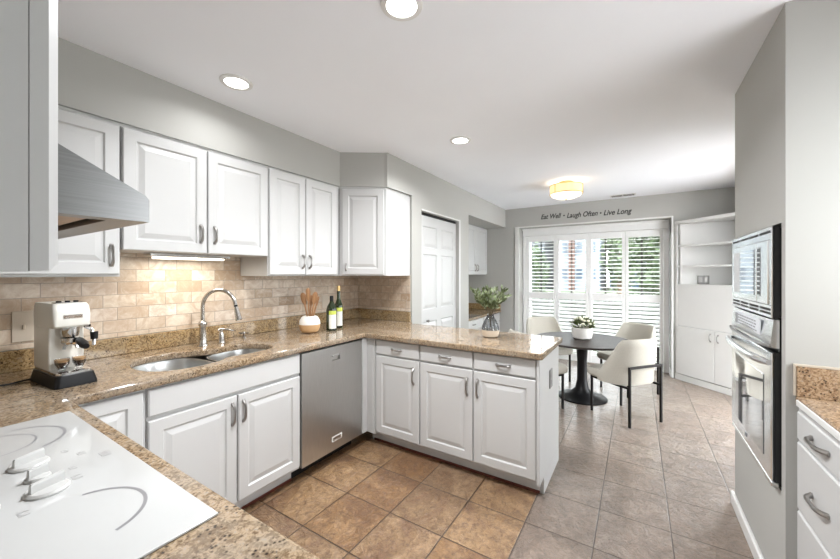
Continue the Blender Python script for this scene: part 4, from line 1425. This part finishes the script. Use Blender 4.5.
# ------------------------------------------------------------------ dining set
tcx, tcy = 4.27, 0.525
ZT = 0.655
t = thing('dining_table', 'round dark pedestal dining table by the window', 'table', (tcx, tcy, 0))
MB().lathe([(0.47, ZT - 0.028), (0.500, ZT - 0.018), (0.505, ZT - 0.006), (0.500, ZT)], (tcx, tcy), 64).build('tabletop', M_TABLE, t, True)
MB().lathe([(0.255, 0.0005), (0.255, 0.010), (0.22, 0.022), (0.12, 0.055), (0.07, 0.11), (0.052, 0.20), (0.050, 0.42), (0.062, 0.58), (0.10, ZT - 0.0285)], (tcx, tcy), 40).build('pedestal', M_TBASE, t, True)
t = thing('flower_pot', 'white ceramic pot on the dining table', 'pot', (tcx + 0.02, tcy + 0.0, ZT))
px0, py0 = tcx + 0.02, tcy
MB().lathe([(0.075, ZT + 0.0005), (0.098, ZT + 0.015), (0.108, ZT + 0.06), (0.112, ZT + 0.125), (0.106, ZT + 0.130), (0.100, ZT + 0.12), (0.098, ZT + 0.06)], (px0, py0), 32).build('bowl', M_CERW, t, True)
MB().lathe([(0.097, ZT + 0.061), (0.0985, ZT + 0.110), (0.02, ZT + 0.114)], (px0, py0), 24).build('soil', M_STEM, t, True)
t = thing('flower_bunch', 'bunch of cream flowers and dark green leaves in the white pot', 'flowers', (px0, py0, ZT + 0.11))
mb = MB()
random.seed(5)
for k in range(230):
    a_, e_ = random.uniform(0, 2 * PI), random.uniform(0.05, 1.3)
    dv = Vector((math.cos(a_) * math.cos(e_), math.sin(a_) * math.cos(e_), math.sin(e_)))
    p = Vector((px0, py0, ZT + 0.125)) + Vector((dv.x * 0.115, dv.y * 0.115, dv.z * 0.085)) * random.uniform(0.5, 1.1)
    mb.leaf(p, dv + Vector((random.uniform(-0.6, 0.6), random.uniform(-0.6, 0.6), random.uniform(-0.2, 0.6))), random.uniform(0.035, 0.065), random.uniform(0.008, 0.015))
mb.build('leaves', M_LEAF, t, normals=False)
for k in range(22):
    a_, e_ = random.uniform(0, 2 * PI), random.uniform(0.2, 1.45)
    p = Vector((px0 + 0.125 * math.cos(a_) * math.cos(e_), py0 + 0.125 * math.sin(a_) * math.cos(e_), ZT + 0.135 + 0.105 * math.sin(e_)))
    MB().sphere(tuple(p), random.uniform(0.013, 0.021), 1, 1, 0.75, 10, 6).build('blossom', M_FLOWER, t, True)


def chair(lab, x_, y_, ang):
    """ang: facing direction (world angle)"""
    t = thing('dining_chair', lab, 'chair', (x_, y_, 0), 0, 'dining chairs')
    fx_, fy_ = math.cos(ang), math.sin(ang)
    O = (x_, y_, 0)
    u_ = (fy_, -fx_, 0)     # right
    n_ = (fx_, fy_, 0)      # front = out
    m = lambda: MB(O, u_, n_)
    # seat cushion
    def rr(hw, d0, d1, r, z, n=5):
        return rrect(hw, d0, d1, r, z, n)
    m().loops([rr(0.215, -0.19, 0.225, 0.08, 0.365), rr(0.228, -0.20, 0.238, 0.08, 0.380), rr(0.230, -0.205, 0.240, 0.08, 0.420), rr(0.215, -0.19, 0.225, 0.08, 0.442), rr(0.14, -0.12, 0.15, 0.07, 0.449)]).build('seat', M_FABRIC, t, True)
    # wrapped backrest: curved shell, full at the back and sloping to the seat at the sides
    mb = m()
    NA = 26
    inner, outer_ = [], []
    rows_ = []
    for i in range(NA + 1):
        q = -1 + 2 * i / NA
        a_ = q * D(92)
        # superellipse path around the rear of the seat
        px_ = 0.252 * (abs(math.sin(a_)) ** 0.62) * (1 if a_ >= 0 else -1)
        py_ = -0.215 * math.cos(a_)
        aq = abs(q)
        hh = 0.790 - 0.012 * (aq / 0.5) ** 2 if aq < 0.5 else 0.778 - (0.778 - 0.440) * ((aq - 0.5) / 0.5) ** 0.9
        nx, ny = px_ / 0.252, py_ / 0.215
        ln = math.hypot(nx, ny)
        nx, ny = nx / ln, ny / ln
        lean = -0.05 * max(0.0, math.cos(a_))
        zb = 0.362
        th_ = 0.038
        sec = []
        for (tt, o) in ((0.0, 1.0), (0.45, 1.12), (0.85, 1.05), (0.96, 0.85), (1.0, 0.45), (0.97, 0.08), (0.85, 0.0), (0.45, 0.0), (0.0, 0.0)):
            z_ = zb + (hh - zb) * tt
            ln_ = lean * max(0.0, (z_ - 0.44) / 0.35)
            sec.append((px_ + nx * th_ * (o - 0.3), py_ + ny * th_ * (o - 0.3) + ln_, z_))
        rows_.append(sec)
    mb.loops(rows_)
    mb.build('backrest', M_FABRIC, t, True)
    # legs
    for sx_ in (-1, 1):
        mb = m()
        mb.box((sx_ * 0.195 - 0.010, 0.150, 0.0), (sx_ * 0.195 + 0.010, 0.170, 0.3645), 0.002)
        mb.build('leg', M_BLKMET, t)
        mb = m()
        mb.box((sx_ * 0.195 - 0.010, -0.280, 0.0), (sx_ * 0.195 + 0.010, -0.260, 0.545), 0.002)
        mb.build('leg', M_BLKMET, t)
        m().box((sx_ * 0.195 - 0.008, -0.2595, 0.340), (sx_ * 0.195 + 0.008, 0.1495, 0.3605), 0.002).build('side_rail', M_BLKMET, t)
    m().box((-0.1845, -0.280, 0.525), (0.1845, -0.260, 0.545), 0.002).build('back_rail', M_BLKMET, t)
    return t


chair('cream upholstered dining chair in the right foreground, its back to the camera', 3.962, 0.142, math.atan2(0.325, 0.265))
chair('cream dining chair on the far right of the table, near the window', 4.76, 0.12, math.atan2(0.42, -0.46))
chair('cream dining chair at the far left of the table, beneath the left shutters', 4.78, 0.985, math.atan2(-0.45, -0.50))
chair('cream dining chair on the near left of the table, mostly hidden behind the peninsula', 3.80, 0.90, math.atan2(-0.39, 0.46))

# ------------------------------------------------------------------ ceiling fittings
fx0, fy0 = 4.356, 0.707
t = thing('ceiling_light', 'lit two-tier drum ceiling light over the dining table', 'ceiling light', (fx0, fy0, ZC))
MB().lathe([(0.075, ZC - 0.0005), (0.075, ZC - 0.02), (0.03, ZC - 0.028), (0.012, ZC - 0.03), (0.012, ZC - 0.045)], (fx0, fy0), 28).build('canopy', M_BRASS, t, True)
MB().lathe([(0.178, ZC - 0.140), (0.178, ZC - 0.046), (0.173, ZC - 0.046), (0.173, ZC - 0.140)], (fx0, fy0), 40, False, False).build('shade', M_SHADE, t, True)
mb = MB()
for z_ in (ZC - 0.142, ZC - 0.046):
    mb.lathe([(0.179, z_ - 0.004), (0.183, z_ - 0.002), (0.183, z_ + 0.003), (0.179, z_ + 0.005)], (fx0, fy0), 40, False, False)
for k in range(3):
    a_ = 2 * PI * k / 3 + 0.5
    mb.tube([(fx0 + 0.012 * math.cos(a_), fy0 + 0.012 * math.sin(a_), ZC - 0.04), (fx0 + 0.180 * math.cos(a_), fy0 + 0.180 * math.sin(a_), ZC - 0.046)], 0.004, 6)
    mb.tube([(fx0 + 0.181 * math.cos(a_), fy0 + 0.181 * math.sin(a_), ZC - 0.046), (fx0 + 0.181 * math.cos(a_), fy0 + 0.181 * math.sin(a_), ZC - 0.142)], 0.004, 6)
mb.build('frame', M_BRASS, t, True)
MB().lathe([(0.172, ZC - 0.143), (0.150, ZC - 0.170), (0.10, ZC - 0.190), (0.02, ZC - 0.198)], (fx0, fy0), 40, False, True).build('glass_bowl', M_SHADEB, t, True)
MB().lathe([(0.012, ZC - 0.1985), (0.012, ZC - 0.206), (0.005, ZC - 0.214)], (fx0, fy0), 14).build('finial', M_BRASS, t, True)
lp = bpy.data.lights.new('fixture_lamp', 'POINT')
lp.energy = FIXTURE_POWER
lp.color = (1, 0.94, 0.84)
lp.shadow_soft_size = 0.06
lo = bpy.data.objects.new('fixture_lamp', lp)
COL.objects.link(lo)
lo.location = (fx0, fy0, ZC - 0.095)


def can(x_, y_, lab, power=CAN_POWER):
    t = thing('recessed_light', lab, 'ceiling light', (x_, y_, ZC), 0, 'recessed ceiling lights')
    MB().lathe([(0.062, ZC - 0.0005), (0.085, ZC - 0.0005), (0.083, ZC - 0.006), (0.062, ZC - 0.009)], (x_, y_), 32, False, False).build('trim_ring', M_TRIM, t, True)
    MB().lathe([(0.0615, ZC - 0.0008), (0.0615, ZC - 0.004)], (x_, y_), 32).build('lens', M_BULB, t)
    area_light('recessed_lamp', (x_, y_, ZC - 0.012), 0.12, power).data.spread = math.radians(155)


can(1.098, 1.911, 'lit recessed ceiling light above the sink', 2)
can(1.135, 0.80, 'lit recessed ceiling light at the top edge of the picture, nearest the camera', 21)
can(2.535, 1.208, 'lit recessed ceiling light above the peninsula, farthest of the three', 12)

t = thing('ceiling_vent', 'white slotted air vent in the ceiling before the window', 'vent', (5.50, 0.165, ZC))
MB().box((5.43, 0.01, ZC - 0.006), (5.57, 0.32, ZC - 0.0005), 0.002).build('frame', M_TRIM, t)
for k in range(2):
    for j in range(5):
        MB().box((5.447 + j * 0.023, 0.03 + k * 0.14, ZC - 0.0072), (5.457 + j * 0.023, 0.16 + k * 0.14, ZC - 0.0062)).build('slot', M_DARK, t)

# ------------------------------------------------------------------ outside
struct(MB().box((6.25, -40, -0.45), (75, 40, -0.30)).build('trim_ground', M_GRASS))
t = thing('deck_railing', 'timber deck railing outside the glass door', 'railing', (8.0, 0.6, 0))
mb = MB().box((8.0, -2.0, 0.86), (8.09, 4.0, 0.91))
mb.box((8.02, -2.0, 0.02), (8.07, 4.0, 0.08))
mb.build('rail', M_DECK, t)
for k in range(30):
    yy = -1.95 + k * 0.2
    MB().box((8.03, yy - 0.02, 0.0805), (8.06, yy + 0.02, 0.8595)).build('baluster', M_DECK, t)
for yy in (-2.0, 4.0):
    MB().box((8.0, yy - 0.05, -0.3), (8.09, yy + 0.05, 0.859)).build('post', M_DECK, t)


def house(lab, x_, ya, yb2, zt, wallm, wins, roof_h, chim=None):
    h = thing('house', lab, 'building', (x_, (ya + yb2) / 2, -0.3))
    mb = MB().box((x_, ya, -0.3), (x_ + 8, yb2, zt))
    mb.build('wall', wallm, h)
    mb = MB()
    mb.loops([[(x_ - 0.5, ya - 0.4, zt + 0.01), (x_ + 8.5, ya - 0.4, zt + 0.01), (x_ + 4, ya - 0.4, zt + roof_h)], [(x_ - 0.5, yb2 + 0.4, zt + 0.01), (x_ + 8.5, yb2 + 0.4, zt + 0.01), (x_ + 4, yb2 + 0.4, zt + roof_h)]])
    mb.build('roof', M_ROOF, h)
    for (yy, zz, ww, hh) in wins:
        f_ = MB().box((x_ - 0.06, yy - ww / 2 - 0.08, zz - hh / 2 - 0.08), (x_ - 0.005, yy + ww / 2 + 0.08, zz + hh / 2 + 0.08)).build('window', M_SIDING, h)
        MB().box((x_ - 0.075, yy - ww / 2, zz - hh / 2), (x_ - 0.062, yy + ww / 2, zz + hh / 2)).build('pane', M_WIN, f_)
    if chim:
        MB().box((x_ - 0.7, chim - 0.25, -0.3), (x_ - 0.08, chim + 0.25, zt + 2.5)).build('chimney', M_BRICK, h)


wins = [(y_, z_, 0.55, 1.15) for y_ in (6.46, 5.05, 3.8) for z_ in (4.05, 1.35)]
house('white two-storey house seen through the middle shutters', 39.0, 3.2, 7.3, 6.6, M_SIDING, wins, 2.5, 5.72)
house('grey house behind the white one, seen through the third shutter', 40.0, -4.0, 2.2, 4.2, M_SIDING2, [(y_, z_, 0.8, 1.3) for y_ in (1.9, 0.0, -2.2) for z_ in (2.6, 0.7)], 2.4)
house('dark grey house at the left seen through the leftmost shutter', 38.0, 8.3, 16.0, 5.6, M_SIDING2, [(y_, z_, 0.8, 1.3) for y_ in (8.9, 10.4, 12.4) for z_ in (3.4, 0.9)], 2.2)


def tree(lab, x_, y_, zc_, rx, ry, rz, n, seed, s_):
    random.seed(seed)
    t = thing('tree', lab, 'tree', (x_, y_, -0.3), 0, 'trees outside')
    MB().tube([(x_, y_, -0.3), (x_ + 0.05, y_ - 0.05, zc_ * 0.5), (x_, y_, zc_)], [0.14, 0.11, 0.06], 10).build('trunk', M_BARK, t, True)
    mb = MB()
    for i in range(n):
        while True:
            v = Vector((random.uniform(-1, 1), random.uniform(-1, 1), random.uniform(-1, 1)))
            if 0.25 < v.length < 1:
                break
        v *= 1 + 0.15 * math.sin(5 * v.x + 3 * v.y)
        p = Vector((x_ + v.x * rx, y_ + v.y * ry, zc_ + v.z * rz))
        mb.leaf(p, Vector((random.uniform(-1, 1), random.uniform(-1, 1), random.uniform(-1, 0.6))), s_ * random.uniform(0.7, 1.3), s_ * 0.38)
    mb.build('crown', M_CROWN, t, normals=False)


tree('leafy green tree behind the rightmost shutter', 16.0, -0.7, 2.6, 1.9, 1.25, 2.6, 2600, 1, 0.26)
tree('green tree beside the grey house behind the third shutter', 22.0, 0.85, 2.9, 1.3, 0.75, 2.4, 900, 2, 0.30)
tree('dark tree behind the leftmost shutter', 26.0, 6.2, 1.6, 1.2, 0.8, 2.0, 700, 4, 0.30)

t = thing('hedge', 'dark clipped hedge beyond the deck railing', 'hedge', (10.2, 0.8, -0.3))
random.seed(9)
mb = MB().box((10.0, -3.0, -0.3), (10.7, 5.0, 0.68))
for i in range(2600):
    p = Vector((random.uniform(9.95, 10.75), random.uniform(-3.05, 5.05), random.uniform(0.62, 0.74))) if random.random() < 0.4 else Vector((random.uniform(9.94, 10.0), random.uniform(-3.05, 5.05), random.uniform(-0.28, 0.72)))
    mb.leaf(p, Vector((random.uniform(-1, 0.3), random.uniform(-1, 1), random.uniform(-0.5, 1))), random.uniform(0.05, 0.09), 0.022)
mb.build('foliage', mat('hedge_leaf', (0.030, 0.045, 0.022), 0.7, noise=0.4), t, normals=False)
